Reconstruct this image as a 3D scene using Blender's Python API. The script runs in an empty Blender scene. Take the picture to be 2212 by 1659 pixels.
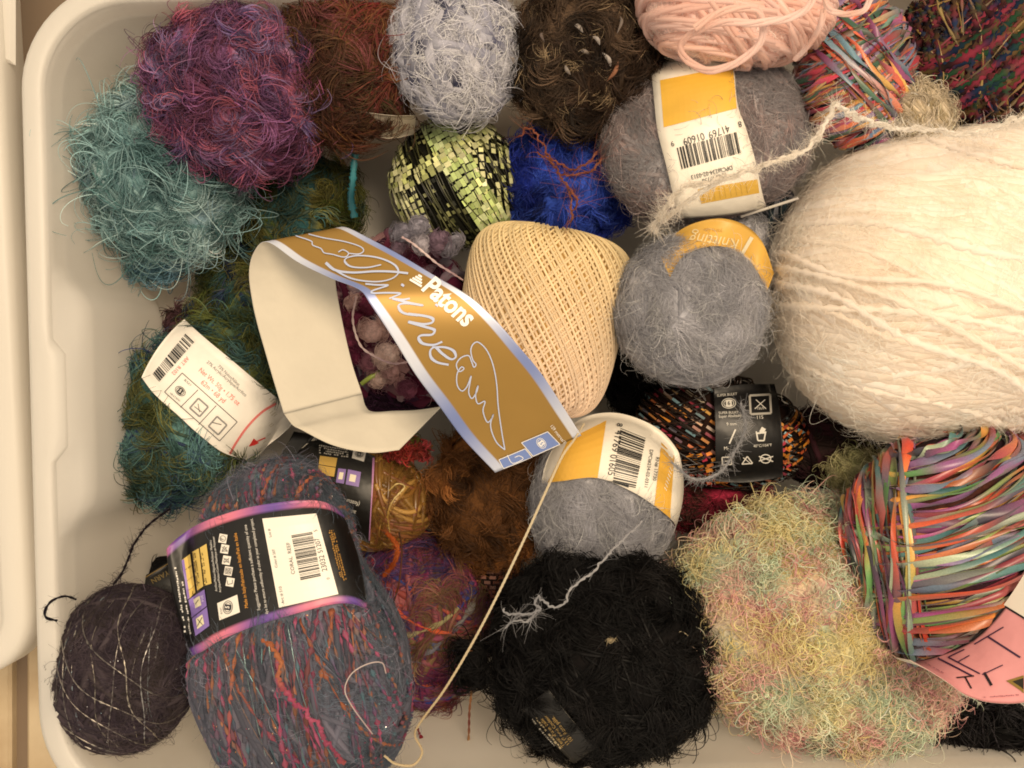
import bpy, math
import numpy as np
from mathutils import Vector, Matrix

rng = np.random.default_rng(11)
S = bpy.context.scene
COL = S.collection

# ------------------------------------------------------------------ camera, light, exposure
H = 0.64                                   # camera height over the bin floor
HFOV = math.radians(54)
K = math.tan(HFOV / 2) / 1106.0
cam_d = bpy.data.cameras.new('camera')
cam_d.sensor_fit = 'HORIZONTAL'
cam_d.angle = HFOV
cam_d.clip_start = 0.01
cam_d.clip_end = 50
cam = bpy.data.objects.new('camera', cam_d)
cam.location = (0, 0, H)
COL.objects.link(cam)
S.camera = cam

world = bpy.data.worlds.new('World')
S.world = world
world.use_nodes = True
wb = world.node_tree.nodes['Background']
wb.inputs['Color'].default_value = (1.0, 0.85, 0.66, 1)
wb.inputs['Strength'].default_value = 0.95

def area(name, loc, target, size, power, col):
    d = bpy.data.lights.new(name, 'AREA')
    d.shape = 'DISK'
    d.size = size
    d.energy = power
    d.color = col
    o = bpy.data.objects.new(name, d)
    o.location = loc
    o.rotation_euler = (Vector(target) - Vector(loc)).to_track_quat('-Z', 'Y').to_euler()
    COL.objects.link(o)
area('ceiling_lamp', (0.42, 0.38, 1.85), (0, 0, 0.1), 0.6, 37, (1.0, 0.79, 0.55))

S.view_settings.view_transform = 'Standard'
S.view_settings.look = 'None'
S.view_settings.exposure = -0.28
S.view_settings.gamma = 1.0
S.render.engine = 'CYCLES'
S.cycles.use_denoising = True
S.cycles.max_bounces = 6
S.cycles.diffuse_bounces = 2
S.cycles.filter_width = 1.8
S.cycles.use_adaptive_sampling = True
S.cycles.adaptive_threshold = 0.025
S.cycles.transparent_max_bounces = 8

ZR = 0.15                                  # rim height of the bin
X0, X1, Y0, Y1 = -0.2275, 0.40, -0.1985, 0.195

# ------------------------------------------------------------------ helpers
def W(u, v, z):
    d = H - z
    return np.array([(u - 1106.0) * K * d, -(v - 829.5) * K * d, z])

def to_px(P):
    P = np.asarray(P, float)
    d = H - P[..., 2]
    return np.stack([P[..., 0] / (K * d) + 1106.0, 829.5 - P[..., 1] / (K * d)], -1)

def lin(h):
    c = np.array([int(h[i:i + 2], 16) for i in (0, 2, 4)]) / 255.0
    c = np.where(c <= 0.04045, c / 12.92, ((c + 0.055) / 1.055) ** 2.4)
    return np.minimum(c * np.array([0.97, 1.0, 1.07]), 0.93)      # hex values are read under warm lamp light; take that tint out

def pal(s, gain=1.0):
    return np.array([lin(x) * gain for x in s.split()])

def nz(v):
    return v / np.maximum(np.linalg.norm(v, axis=-1, keepdims=True), 1e-12)

def fld(p, freq, seed):
    """smooth noise about 0..1 made of a few sine waves"""
    r = np.random.default_rng(seed)
    k = r.normal(size=(7, 3)) * freq
    ph = r.uniform(0, 6.28, 7)
    return 0.5 + 0.5 * np.tanh(np.sin(p @ k.T + ph).sum(-1) / 2.2)

def pick(P, t):
    """colour of palette P at t (0..1, wraps)"""
    n = len(P)
    x = (t % 1.0) * n
    i = np.floor(x).astype(int) % n
    f = (x - np.floor(x))[..., None]
    f = f * f * (3 - 2 * f)
    return P[i] * (1 - f) + P[(i + 1) % n] * f

def catmull(pts, n):
    P = np.asarray(pts, float)
    d = np.r_[0, np.cumsum(np.linalg.norm(np.diff(P, axis=0), axis=1) ** 0.5)]
    m = np.empty_like(P)
    m[1:-1] = (P[2:] - P[:-2]) / (d[2:] - d[:-2])[:, None]
    m[0] = (P[1] - P[0]) / (d[1] - d[0])
    m[-1] = (P[-1] - P[-2]) / (d[-1] - d[-2])
    x = np.linspace(0, d[-1], n)
    i = np.clip(np.searchsorted(d, x, 'right') - 1, 0, len(P) - 2)
    h = (d[i + 1] - d[i])[:, None]
    t = ((x - d[i]) / (d[i + 1] - d[i]))[:, None]
    return ((2 * t**3 - 3 * t**2 + 1) * P[i] + (t**3 - 2 * t**2 + t) * h * m[i]
            + (-2 * t**3 + 3 * t**2) * P[i + 1] + (t**3 - t**2) * h * m[i + 1])

# ------------------------------------------------------------------ materials
def mat(name):
    m = bpy.data.materials.new(name)
    m.use_nodes = True
    nt = m.node_tree
    b = nt.nodes['Principled BSDF']
    return m, nt, b

def attr_mat(name, rough=0.6, metal=0.0, spec=0.3, transl=0.0, sheen=0.0, noise=0.0, nscale=900):
    m, nt, b = mat(name)
    a = nt.nodes.new('ShaderNodeAttribute')
    a.attribute_name = 'col'
    src = a.outputs['Color']
    if noise:
        g = nt.nodes.new('ShaderNodeTexCoord')
        n = nt.nodes.new('ShaderNodeTexNoise')
        n.inputs['Scale'].default_value = nscale
        n.inputs['Detail'].default_value = 4
        nt.links.new(g.outputs['Object'], n.inputs['Vector'])
        r = nt.nodes.new('ShaderNodeMapRange')
        r.inputs[1].default_value = 0.3
        r.inputs[2].default_value = 0.7
        r.inputs[3].default_value = 1 - noise
        r.inputs[4].default_value = 1 + noise
        nt.links.new(n.outputs[0], r.inputs[0])
        mx = nt.nodes.new('ShaderNodeVectorMath')
        mx.operation = 'SCALE'
        nt.links.new(src, mx.inputs[0])
        nt.links.new(r.outputs[0], mx.inputs['Scale'])
        src = mx.outputs[0]
    nt.links.new(src, b.inputs['Base Color'])
    b.inputs['Roughness'].default_value = rough
    b.inputs['Metallic'].default_value = metal
    b.inputs['Specular IOR Level'].default_value = spec
    b.inputs['Sheen Weight'].default_value = sheen
    if transl:
        t = nt.nodes.new('ShaderNodeBsdfTranslucent')
        nt.links.new(src, t.inputs['Color'])
        mix = nt.nodes.new('ShaderNodeMixShader')
        mix.inputs[0].default_value = transl
        nt.links.new(b.outputs[0], mix.inputs[1])
        nt.links.new(t.outputs[0], mix.inputs[2])
        nt.links.new(mix.outputs[0], nt.nodes['Material Output'].inputs['Surface'])
    return m

M_FIBRE = attr_mat('fibre', rough=0.55, spec=0.25, transl=0.25)
M_SOFT = attr_mat('soft_fibre', rough=0.8, spec=0.12, transl=0.4)
M_SHINY = attr_mat('shiny_fibre', rough=0.32, spec=0.6, transl=0.12)
M_CORE = attr_mat('wool_core', rough=0.9, spec=0.1, noise=0.3, nscale=700)
M_RIBBON = attr_mat('ribbon', rough=0.36, spec=0.55, sheen=0.2, noise=0.16, nscale=1600)
M_RUNG = attr_mat('ladder_rung', rough=0.5, spec=0.3, noise=0.12, nscale=1600)
M_METAL = attr_mat('metallic_thread', rough=0.28, metal=0.75)
M_INK = attr_mat('printed_ink', rough=0.4, spec=0.4)
M_PAPER = attr_mat('label_paper', rough=0.42, spec=0.45, noise=0.03, nscale=120)
M_BACK = attr_mat('paper_back', rough=0.7, spec=0.2, noise=0.03, nscale=60)
for m_ in (M_BACK, M_PAPER):
    nt_ = m_.node_tree
    nn_ = nt_.nodes.new('ShaderNodeTexNoise'); nn_.inputs['Scale'].default_value = 45; nn_.inputs['Detail'].default_value = 3
    tt_ = nt_.nodes.new('ShaderNodeTexCoord'); bb_ = nt_.nodes.new('ShaderNodeBump')
    nt_.links.new(tt_.outputs['Object'], nn_.inputs['Vector']); nt_.links.new(nn_.outputs[0], bb_.inputs['Height'])
    bb_.inputs['Distance'].default_value = 0.004; bb_.inputs['Strength'].default_value = 0.35
    nt_.links.new(bb_.outputs[0], nt_.nodes['Principled BSDF'].inputs['Normal'])
M_FOIL = attr_mat('foil_print', rough=0.42, metal=0.35, noise=0.03, nscale=60)

# ------------------------------------------------------------------ object builders
def prop(o, label=None, cat=None, group=None, kind=None):
    if label: o['label'] = label
    if cat: o['category'] = cat
    if group: o['group'] = group
    if kind: o['kind'] = kind
    return o

def offs(parent):
    """world position of a parent chain (all unrotated)"""
    p = np.zeros(3)
    while parent is not None:
        p += np.array(parent.location)
        parent = parent.parent
    return p

def link(name, data, m, parent):
    o = bpy.data.objects.new(name, data)
    COL.objects.link(o)
    for x in (m if isinstance(m, (list, tuple)) else [m]):
        data.materials.append(x)
    if parent is not None:
        o.parent = parent
    return o

def mesh(name, V, F, m, parent=None, col=None, smooth=True, mats=None, kind=None):
    me = bpy.data.meshes.new(name)
    V = np.asarray(V, float) - offs(parent)
    F = np.asarray(F) if not isinstance(F, list) else F
    me.from_pydata(V.tolist(), [], F.tolist() if not isinstance(F, list) else F)
    if col is not None:
        c = np.ones((len(V), 4))
        c[:, :3] = col
        a = me.color_attributes.new('col', 'FLOAT_COLOR', 'POINT')
        a.data.foreach_set('color', c.ravel())
    if smooth:
        me.polygons.foreach_set('use_smooth', [True] * len(me.polygons))
    if mats is not None:
        me.polygons.foreach_set('material_index', mats)
    me.update()
    o = link(name, me, m, parent)
    if kind: o['kind'] = kind
    return o

def curves(name, P, rad, col, m, parent=None, kind='stuff'):
    """P (n,k,3) world; rad scalar/(n,k); col (3,), (n,3) or (n,k,3)"""
    n, k, _ = P.shape
    cu = bpy.data.hair_curves.new(name)
    cu.add_curves([k] * n)
    cu.points.foreach_set('position', (P - offs(parent)).astype(np.float32).ravel())
    R = np.broadcast_to(np.asarray(rad, np.float32) if np.ndim(rad) != 1 else np.asarray(rad, np.float32)[:, None], (n, k))
    cu.points.foreach_set('radius', np.ascontiguousarray(R, np.float32).ravel())
    c = np.asarray(col, np.float32)
    if c.ndim == 2: c = c[:, None, :]
    C = np.ones((n, k, 4), np.float32)
    C[..., :3] = c
    a = cu.attributes.new('col', 'FLOAT_COLOR', 'POINT')
    a.data.foreach_set('color', C.ravel())
    o = link(name, cu, m, parent)
    if kind: o['kind'] = kind
    return o

# ------------------------------------------------------------------ a ball (or skein) of yarn
class Ball:
    def __init__(s, name, label, u, v, z, ru, rv, rz=None, rot=0, p=2.0, bump=0.04, bfreq=2.0, cat='yarn', group=None, shrink=0.93, pinch=None):
        s.c = W(u, v, z)
        s.sc = K * (H - z)
        s.R = np.array([ru, rv, rz if rz else 0.5 * (ru + rv)]) * s.sc * shrink
        s.p, s.bump, s.bfreq = p, bump, bfreq
        s.pinch = pinch                     # (where along local y, width, depth): a band squeezing the skein
        s.seed = int(abs(u * 7 + v * 13))
        a = math.radians(rot)
        s.M = np.array([[math.cos(a), -math.sin(a), 0], [math.sin(a), math.cos(a), 0], [0, 0, 1.0]])
        s.avoid = []
        s.root = bpy.data.objects.new(name, None)
        s.root.empty_display_size = 0.01
        s.root.location = (s.c[0], s.c[1], s.c[2] - s.R[2])
        COL.objects.link(s.root)
        prop(s.root, label, cat, group)

    def waist(s, y):
        if not s.pinch: return np.ones_like(y)
        return (1 - s.pinch[2] * np.exp(-((y - s.pinch[0]) / s.pinch[1]) ** 2)) * (1 - s.pinch[3] * np.clip(y + 0.2, 0, 1))

    def local(s, d):
        n = (np.abs(d) ** s.p).sum(-1, keepdims=True) ** (1 / s.p)
        q = d / n
        if s.pinch:
            f = s.waist(q[..., 1])
            q = q * np.stack([f, np.ones_like(f), f], -1)
        b = 1 + s.bump * (2 * fld(d, s.bfreq, s.seed) - 1) if s.bump else 1
        return q * s.R * (b[..., None] if s.bump else 1)

    def pt(s, d):
        P = s.c + s.local(d) @ s.M.T
        # soft yarn flattens against the bin walls
        w = 0.004 + 0.016 * np.clip((ZR - P[..., 2]) / ZR, 0, 1)
        low = P[..., 2] < ZR + 0.004
        P[..., 1] = np.where(low, np.clip(P[..., 1], Y0 + w, Y1 - w), P[..., 1])
        P[..., 0] = np.where(low, np.maximum(P[..., 0], X0 + w), P[..., 0])
        return P

    def nrm(s, d):
        n = np.sign(d) * np.abs(d) ** (s.p - 1) / s.R
        return nz(n) @ s.M.T

    def frame(s, d):
        n = s.nrm(d)
        ref = nz(np.array([1.0, 0.13, 0.07]))
        t1 = nz(ref - (n @ ref)[..., None] * n)
        return s.pt(d), n, t1, np.cross(n, t1)

    def dirs(s, n, zmin=-0.25):
        d = nz(rng.normal(size=(int(n * 2.4) + 20, 3)))
        # keep what faces the camera, spread evenly over the true surface
        d = d[d[:, 2] > zmin]
        return d[:n] if len(d) >= n else d[rng.integers(0, len(d), n)]

    def pf(s, P, off=0.0):
        """under 1 inside the smooth ball grown by off"""
        q = ((P - s.c) @ s.M) / (s.R + off)
        if s.pinch:
            f = s.waist(q[..., 1])
            q = q / np.stack([f, np.ones_like(f), f], -1)
        return (np.abs(q) ** s.p).sum(-1) ** (1 / s.p)

    def hit(s, u, v, off=0.0):
        """point of the smooth ball seen at (u,v), pushed out by off"""
        o = np.array([0, 0, H])
        d = W(u, v, 0.0) - o
        d /= np.linalg.norm(d)
        mid = -((o - s.c) @ d)
        t = mid + np.linspace(-1, 1, 401) * s.R.max() * 2.2
        f = s.pf(o + t[:, None] * d)
        k = np.nonzero(f < 1)[0]
        if len(k):
            i = k[0]
            t0 = t[i - 1] + (t[i] - t[i - 1]) * (f[i - 1] - 1) / (f[i - 1] - f[i] + 1e-12) if i else t[0]
        else:
            t0 = t[f.argmin()]
        P = o + d * t0
        q = ((P - s.c) @ s.M) / s.R
        n = nz((np.sign(q) * np.abs(q) ** (s.p - 1) / s.R) @ s.M.T)
        return P + n * off

    def keep(s, P):
        k = np.ones(len(P), bool)
        if s.avoid:
            q = to_px(P)
            for poly in s.avoid:
                k &= ~in_poly(q, poly)
        return k

    def core(s, cols, freq=2.5, seg=40, amp=0.0, name='core'):
        th = np.linspace(0, math.pi, seg // 2 + 1)
        ph = np.linspace(0, 2 * math.pi, seg, endpoint=False)
        d = np.array([[math.sin(a) * math.cos(b), math.sin(a) * math.sin(b), math.cos(a)] for a in th for b in ph])
        V = s.c + (s.pt(d) - s.c) * (0.97 if not amp else 0.97 + amp * (2 * fld(d, 14, 5) - 1)[:, None])
        F = []
        for i in range(seg // 2):
            for j in range(seg):
                a, b = i * seg + j, i * seg + (j + 1) % seg
                F.append((a, a + seg, b + seg, b))
        c = pick(cols, fld(d, freq, s.seed + 1))
        return mesh(name, V, F, M_CORE, s.root, c)

    def fuzz(s, n, L, r, cols, lift=0.4, curl=2.5, per=12, spread=0.06, cjit=0.07, vjit=0.35, freq=2.5, m=7, zmin=-0.25, name='fuzz', mt=None, avoid=True, h0=0.0, thj=0.3, kj=0.25, taper=0.65, tex=0.0, cvj=0.0):
        ncl = max(3, n // per)
        cd = s.dirs(ncl, zmin)
        cth = rng.uniform(0, 6.28, ncl)
        ck = rng.normal(0, curl, ncl)
        idx = rng.integers(0, ncl, n)
        d = nz(cd[idx] + spread * rng.normal(size=(n, 3)))
        p0, nn, t1, t2 = s.frame(d)
        if avoid:
            k = s.keep(p0)
            d, idx, p0, nn, t1, t2 = d[k], idx[k], p0[k], nn[k], t1[k], t2[k]
        n = len(d)
        th = cth[idx] + thj * rng.normal(size=n)
        kk = ck[idx] + kj * curl * rng.normal(size=n)
        Ln = L * s.sc * rng.uniform(0.45, 1.3, n)
        S_ = np.linspace(0, 1, m)
        theta = th[:, None] + kk[:, None] * S_ + (tex * np.sin(S_ * rng.uniform(9, 16, (n, 1)) + rng.uniform(0, 6, (n, 1))) if tex else 0)
        ds = (Ln / (m - 1))[:, None]
        x = np.cumsum(np.cos(theta), 1) * ds
        y = np.cumsum(np.sin(theta), 1) * ds
        x -= x[:, :1]; y -= y[:, :1]
        lf = lift * np.abs(rng.normal(0.6, 0.5, n))
        h = h0 * s.sc * rng.uniform(-0.2, 1, n)[:, None] + (Ln * lf)[:, None] * np.sin(S_ * rng.uniform(1.2, 2.6, (n, 1)))
        Rm = s.R.mean()
        P = p0[:, None] + x[..., None] * t1[:, None] + y[..., None] * t2[:, None] + nn[:, None] * (h - (x * x + y * y) / (2 * Rm))[..., None]
        tt = fld(cd, freq, s.seed + 1)[idx] + cjit * rng.normal(size=n)
        c = pick(cols, tt) * np.exp(vjit * rng.normal(size=(n, 1)) + cvj * rng.normal(size=(ncl, 1))[idx])
        rr = (r * s.sc * rng.uniform(0.6, 1.3, n))[:, None] * (1 - taper * S_)
        return curves(name, P, rr, np.clip(c, 0, 0.95), mt or M_FIBRE, s.root)

    def lash(s, n, L, r, cols, lift=0.45, curl=2.0, per=40, freq=2.6, **k):
        """eyelash yarn: a fine undercoat and locks of long fibres that bend together"""
        s.fuzz(n // 2, L * 0.7, r * 0.7, cols, lift=lift * 0.7, curl=curl, per=14, freq=freq, vjit=0.2, cvj=0.2, name='undercoat')
        s.fuzz(n, L * 1.15, r * 0.8, cols, lift=lift, curl=curl, per=per, spread=0.035, thj=0.16, kj=0.14, vjit=0.18, cvj=0.3, freq=freq, m=8, cjit=0.05, **k)

    def arcs(s, n, axes, spread=0.25, offr=0.9, m=44, wob=0.02, lift=0.0, hj=0.02, phi=None):
        """windings: n loops round the ball; returns points, normals, angle (n,m)"""
        ax = np.asarray(axes, float)
        a = nz(ax[rng.integers(0, len(ax), n)] + spread * rng.normal(size=(n, 3)))
        ref = nz(rng.normal(size=(n, 3)))
        e1 = nz(ref - (ref * a).sum(1, keepdims=True) * a)
        e2 = np.cross(a, e1)
        off = rng.uniform(*(offr if isinstance(offr, tuple) else (-offr, offr)), n)
        f = np.linspace(0, 2 * math.pi, m)[None] + rng.uniform(0, 6.28, (n, 1)) if phi is None else phi
        w = wob * np.sin(f * rng.integers(2, 7, (n, 1)) + rng.uniform(0, 6, (n, 1)))
        d = (np.sqrt(1 - off ** 2)[:, None, None] * (np.cos(f)[..., None] * e1[:, None] + np.sin(f)[..., None] * e2[:, None])
             + (off[:, None] + w)[..., None] * a[:, None])
        d = nz(d)
        P = s.pt(d)
        N = s.nrm(d)
        if s.avoid:
            k = ~s.keep(P.reshape(-1, 3)).reshape(P.shape[:2]) & (N[..., 2] > -0.2)
            k = np.stack([np.roll(k, j, 1) for j in (-1, 0, 1)]).any(0)
            P = P - N * (np.where(k, 10.0 + lift, 0.0) * s.sc)[..., None]
        hh = lift * s.sc + hj * s.R.mean() * rng.uniform(-1, 1, (n, 1))
        return P + N * (hh[..., None] if np.ndim(hh) else hh), N, f, d

    def wind(s, n, axes, r, cols, spread=0.25, offr=0.9, rmod=0.0, along=0.25, mt=None, name='winding', m=44, wob=0.02, hj=0.02, vjit=0.15, lift=0.0, rfreq=25.0):
        P, N, f, d = s.arcs(n, axes, spread, offr, m, wob, lift, hj)
        t = rng.uniform(0, 1, (n, 1)) + along * f / 6.28
        c = pick(cols, t) * np.exp(vjit * rng.normal(size=(n, 1, 1)))
        rr = r * s.sc * rng.uniform(0.8, 1.2, (n, 1)) * np.ones_like(f)
        if rmod:
            rr = rr * (1 + rmod * np.clip(np.sin(f * rfreq + rng.uniform(0, 6, (n, 1))) + rng.normal(0, 0.6, f.shape), -0.9, 2.2))
        return curves(name, P, rr, np.clip(c, 0, 0.95), mt or M_SOFT, s.root)

    def ply(s, n, axes, r, cols, plies=3, twist=26, spread=0.2, offr=0.9, name='winding', m=150, wob=0.02, hj=0.03, mt=None, vjit=0.06):
        P, N, f, d = s.arcs(n, axes, spread, offr, m, wob, 0, hj)
        c = pick(cols, rng.uniform(0, 1, (n, 1)) + 0.3 * f / 6.28) * np.exp(vjit * rng.normal(size=(n, 1, 1)))
        return plied(name, P, N, r * s.sc, c, plies, twist, s.root, mt)

    def ribbons(s, n, axes, w, cols, spread=0.25, offr=0.9, along=0.7, wob=0.03, hj=0.04, name='winding', m=60, roll=0.9, curlz=0.35, mt=None, lift=0, vjit=0.2):
        P, N, f, d = s.arcs(n, axes, spread, offr, m, wob, lift, hj)
        T = nz(np.gradient(P, axis=1))
        B = np.cross(T, N)
        ro = roll * np.sin(f * rng.integers(1, 6, (n, 1)) + rng.uniform(0, 6, (n, 1))) + roll * 0.6 * rng.normal(size=(n, 1))
        D = np.cos(ro)[..., None] * B + np.sin(ro)[..., None] * N
        U = np.cross(D, T)
        ww = w * s.sc * rng.uniform(0.35, 1.5, (n, 1, 1)) * (1 + 0.25 * np.sin(f * 5 + rng.uniform(0, 6, (n, 1))))[..., None]
        V = np.stack([P - D * ww, P + U * ww * curlz, P + D * ww], 2)          # n,m,3,3
        c = pick(cols, rng.uniform(0, 1, (n, 1)) + along * f / 6.28 * rng.uniform(0.3, 1.2, (n, 1))) * np.exp(vjit * rng.normal(size=(n, 1, 1)))
        C = np.repeat(c[:, :, None], 3, 2)
        nn, mm = P.shape[:2]
        base = np.arange(nn)[:, None, None] * mm * 3 + np.arange(mm - 1)[None, :, None] * 3 + np.arange(2)[None, None]
        F = np.stack([base, base + 1, base + 4, base + 3], -1).reshape(-1, 4)
        return mesh(name, V.reshape(-1, 3), F, mt or M_RIBBON, s.root, np.clip(C.reshape(-1, 3), 0, 0.95), kind='stuff')

    def ladder(s, axis, off, w, l, gap, cols, name='ladder_rungs', phi=(0, 6.28), h=2.0, fill=0.85, vjit=0.25, tilt=0.25):
        """parallel ladder ribbons: a row of little flat rungs along each loop"""
        a = nz(np.array(axis, float))
        e1 = nz(np.cross(a, [0.3, 0.2, 0.93]))
        e2 = np.cross(a, e1)
        V, C = [], []
        step = (l + gap) * s.sc / s.R.mean()
        for o in off:
            f = np.arange(phi[0], phi[1], step) + rng.uniform(0, step)
            f = f[rng.uniform(size=len(f)) < fill]
            d = nz(math.sqrt(max(0.02, 1 - o * o)) * (np.cos(f)[:, None] * e1 + np.sin(f)[:, None] * e2) + o * a)
            P, N = s.pt(d), s.nrm(d)
            k = N[:, 2] > -0.25
            P, N, d = P[k], N[k], d[k]
            if not len(P): continue
            T = nz(np.cross(a @ s.M.T, N))
            B = nz(np.cross(N, T) + tilt * rng.normal(size=(len(P), 1)) * N)
            P = P + N * (h * s.sc * rng.uniform(0.5, 1.5, (len(P), 1)))
            ww, ll = w * s.sc / 2, l * s.sc / 2 * rng.uniform(0.7, 1.2, (len(P), 1))
            q = np.stack([P - B * ww - T * ll, P + B * ww - T * ll, P + B * ww + T * ll, P - B * ww + T * ll], 1)
            c = pick(cols, rng.uniform(0, 1, len(P)) * 0.5 + fld(d, 2.0, s.seed + 3)) * np.exp(vjit * rng.normal(size=(len(P), 1)))
            V.append(q.reshape(-1, 3)); C.append(np.repeat(c, 4, 0))
        V, C = np.concatenate(V), np.clip(np.concatenate(C), 0, 0.95)
        return mesh(name, V, np.arange(len(V)).reshape(-1, 4), M_RUNG, s.root, C, smooth=False, kind='stuff')

    def sparkle(s, n, size, cols, name='sparkle', lift=3.0):
        d = s.dirs(n, -0.1)
        p, N, t1, t2 = s.frame(d)
        k = s.keep(p)
        p, N, t1, t2 = p[k], N[k], t1[k], t2[k]
        n = len(p)
        p = p + N * lift * s.sc
        a = nz(rng.normal(size=(n, 3))); b = nz(np.cross(a, rng.normal(size=(n, 3))))
        z = size * s.sc * rng.uniform(0.5, 1.3, (n, 1))
        V = np.stack([p - a * z, p + b * z * 0.6, p + a * z, p - b * z * 0.6], 1).reshape(-1, 3)
        c = np.repeat(cols[rng.integers(0, len(cols), n)], 4, 0)
        return mesh(name, V, np.arange(4 * n).reshape(-1, 4), M_METAL, s.root, c, smooth=False, kind='stuff')

def plied(name, P, N, r, c, plies, twist, parent, mt=None):
    n, m, _ = P.shape
    T = nz(np.gradient(P, axis=1))
    B = np.cross(T, N)
    N2 = np.cross(B, T)
    seg = np.linalg.norm(np.diff(P, axis=1), axis=2)
    L = np.concatenate([np.zeros((n, 1)), np.cumsum(seg, 1)], 1)
    out, cc = [], []
    pr = r * 0.56
    for k in range(plies):
        a = L / (r * twist / 6.28) + 6.2832 * k / plies
        out.append(P + (np.cos(a)[..., None] * B + np.sin(a)[..., None] * N2) * (r * 0.5))
        cc.append(np.broadcast_to(c, P.shape))
    return curves(name, np.concatenate(out), pr, np.clip(np.concatenate(cc), 0, 0.95), mt or M_SOFT, parent)

def in_poly(q, poly):
    poly = np.asarray(poly, float)
    x, y = q[:, 0], q[:, 1]
    k = np.zeros(len(q), bool)
    j = len(poly) - 1
    for i in range(len(poly)):
        xi, yi, xj, yj = *poly[i], *poly[j]
        c = ((yi > y) != (yj > y)) & (x < (xj - xi) * (y - yi) / (yj - yi + 1e-12) + xi)
        k ^= c
        j = i
    return k

def strand(name, pts, r, cols, parent=None, n=90, plies=1, twist=14, fz=0, fL=14, fr=0.5, mt=None, rmod=0, kind=None, wob=0.0):
    """a loose length of yarn through (u, v, z) points; r in view px at its depth"""
    P = catmull([W(*p) for p in pts], n)
    sc = K * (H - P[:, 2].mean())
    if wob:
        P = P + wob * sc * np.stack([fld(P, 900 / 1.0, 3 + i) - 0.5 for i in range(3)], 1)
    t = np.linspace(0, 1, n)
    c = pick(cols, t * 0.9)
    if plies > 1:
        o = plied(name, P[None], np.broadcast_to(np.array([0, 0, 1.0]), P[None].shape), r * sc, c[None], plies, twist, parent, mt)
    else:
        rr = r * sc * (1 + rmod * np.clip(rng.normal(size=n), -0.8, 2))
        o = curves(name, P[None], rr[None], c[None], mt or M_SOFT, parent, kind)
    if kind is None and 'kind' in o: del o['kind']
    if fz:
        i = rng.integers(0, n - 1, fz)
        T = nz(np.gradient(P, axis=0))[i]
        D = nz(0.55 * rng.normal(size=(fz, 3)) + T * rng.choice([-1.5, 1.5], (fz, 1)))
        D2 = 1.6 * nz(rng.normal(size=(fz, 3)))
        s_ = np.linspace(0, 1, 6)[None, :, None]
        L = (fL * sc * rng.uniform(0.4, 1.4, fz))[:, None, None]
        Q = P[i][:, None] + L * (s_ * D[:, None] + 0.5 * s_ ** 2 * D2[:, None])
        curves('strand_fuzz', Q, fr * sc * (1 - 0.6 * s_[..., 0]) * np.ones((fz, 1)), pick(cols, rng.uniform(0, 1, fz)), mt or M_SOFT, o)
    return o

# ------------------------------------------------------------------ paper labels
_fontcache = {}
def glyphs(txt, shear=0.0, bold=0.0):
    """flat triangles of a line of text in the built-in font, unit size"""
    key = (txt, shear, bold)
    if key not in _fontcache:
        cu = bpy.data.curves.new('tmp_text', 'FONT')
        cu.body = txt
        cu.resolution_u = 3
        cu.shear = shear
        cu.offset = bold
        o = bpy.data.objects.new('tmp_text', cu)
        COL.objects.link(o)
        dg = bpy.context.evaluated_depsgraph_get()
        me = bpy.data.meshes.new_from_object(o.evaluated_get(dg))
        V = np.array([v.co[:2] for v in me.vertices])
        F = [tuple(p.vertices) for p in me.polygons]
        bpy.data.objects.remove(o)
        bpy.data.curves.remove(cu)
        bpy.data.meshes.remove(me)
        _fontcache[key] = (V, F)
    return _fontcache[key]

def quadpts(q, n=6, m=3):
    """grid over a quad of 2-D points a b c d"""
    a, b, c, d = (np.array(x, float) for x in q)
    s = np.linspace(0, 1, n)[:, None, None]
    t = np.linspace(0, 1, m)[None, :, None]
    G = (a * (1 - s) + b * s) * (1 - t) + (d * (1 - s) + c * s) * t
    F = [(i * m + j, (i + 1) * m + j, (i + 1) * m + j + 1, i * m + j + 1) for i in range(n - 1) for j in range(m - 1)]
    return G.reshape(-1, 2), F

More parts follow.
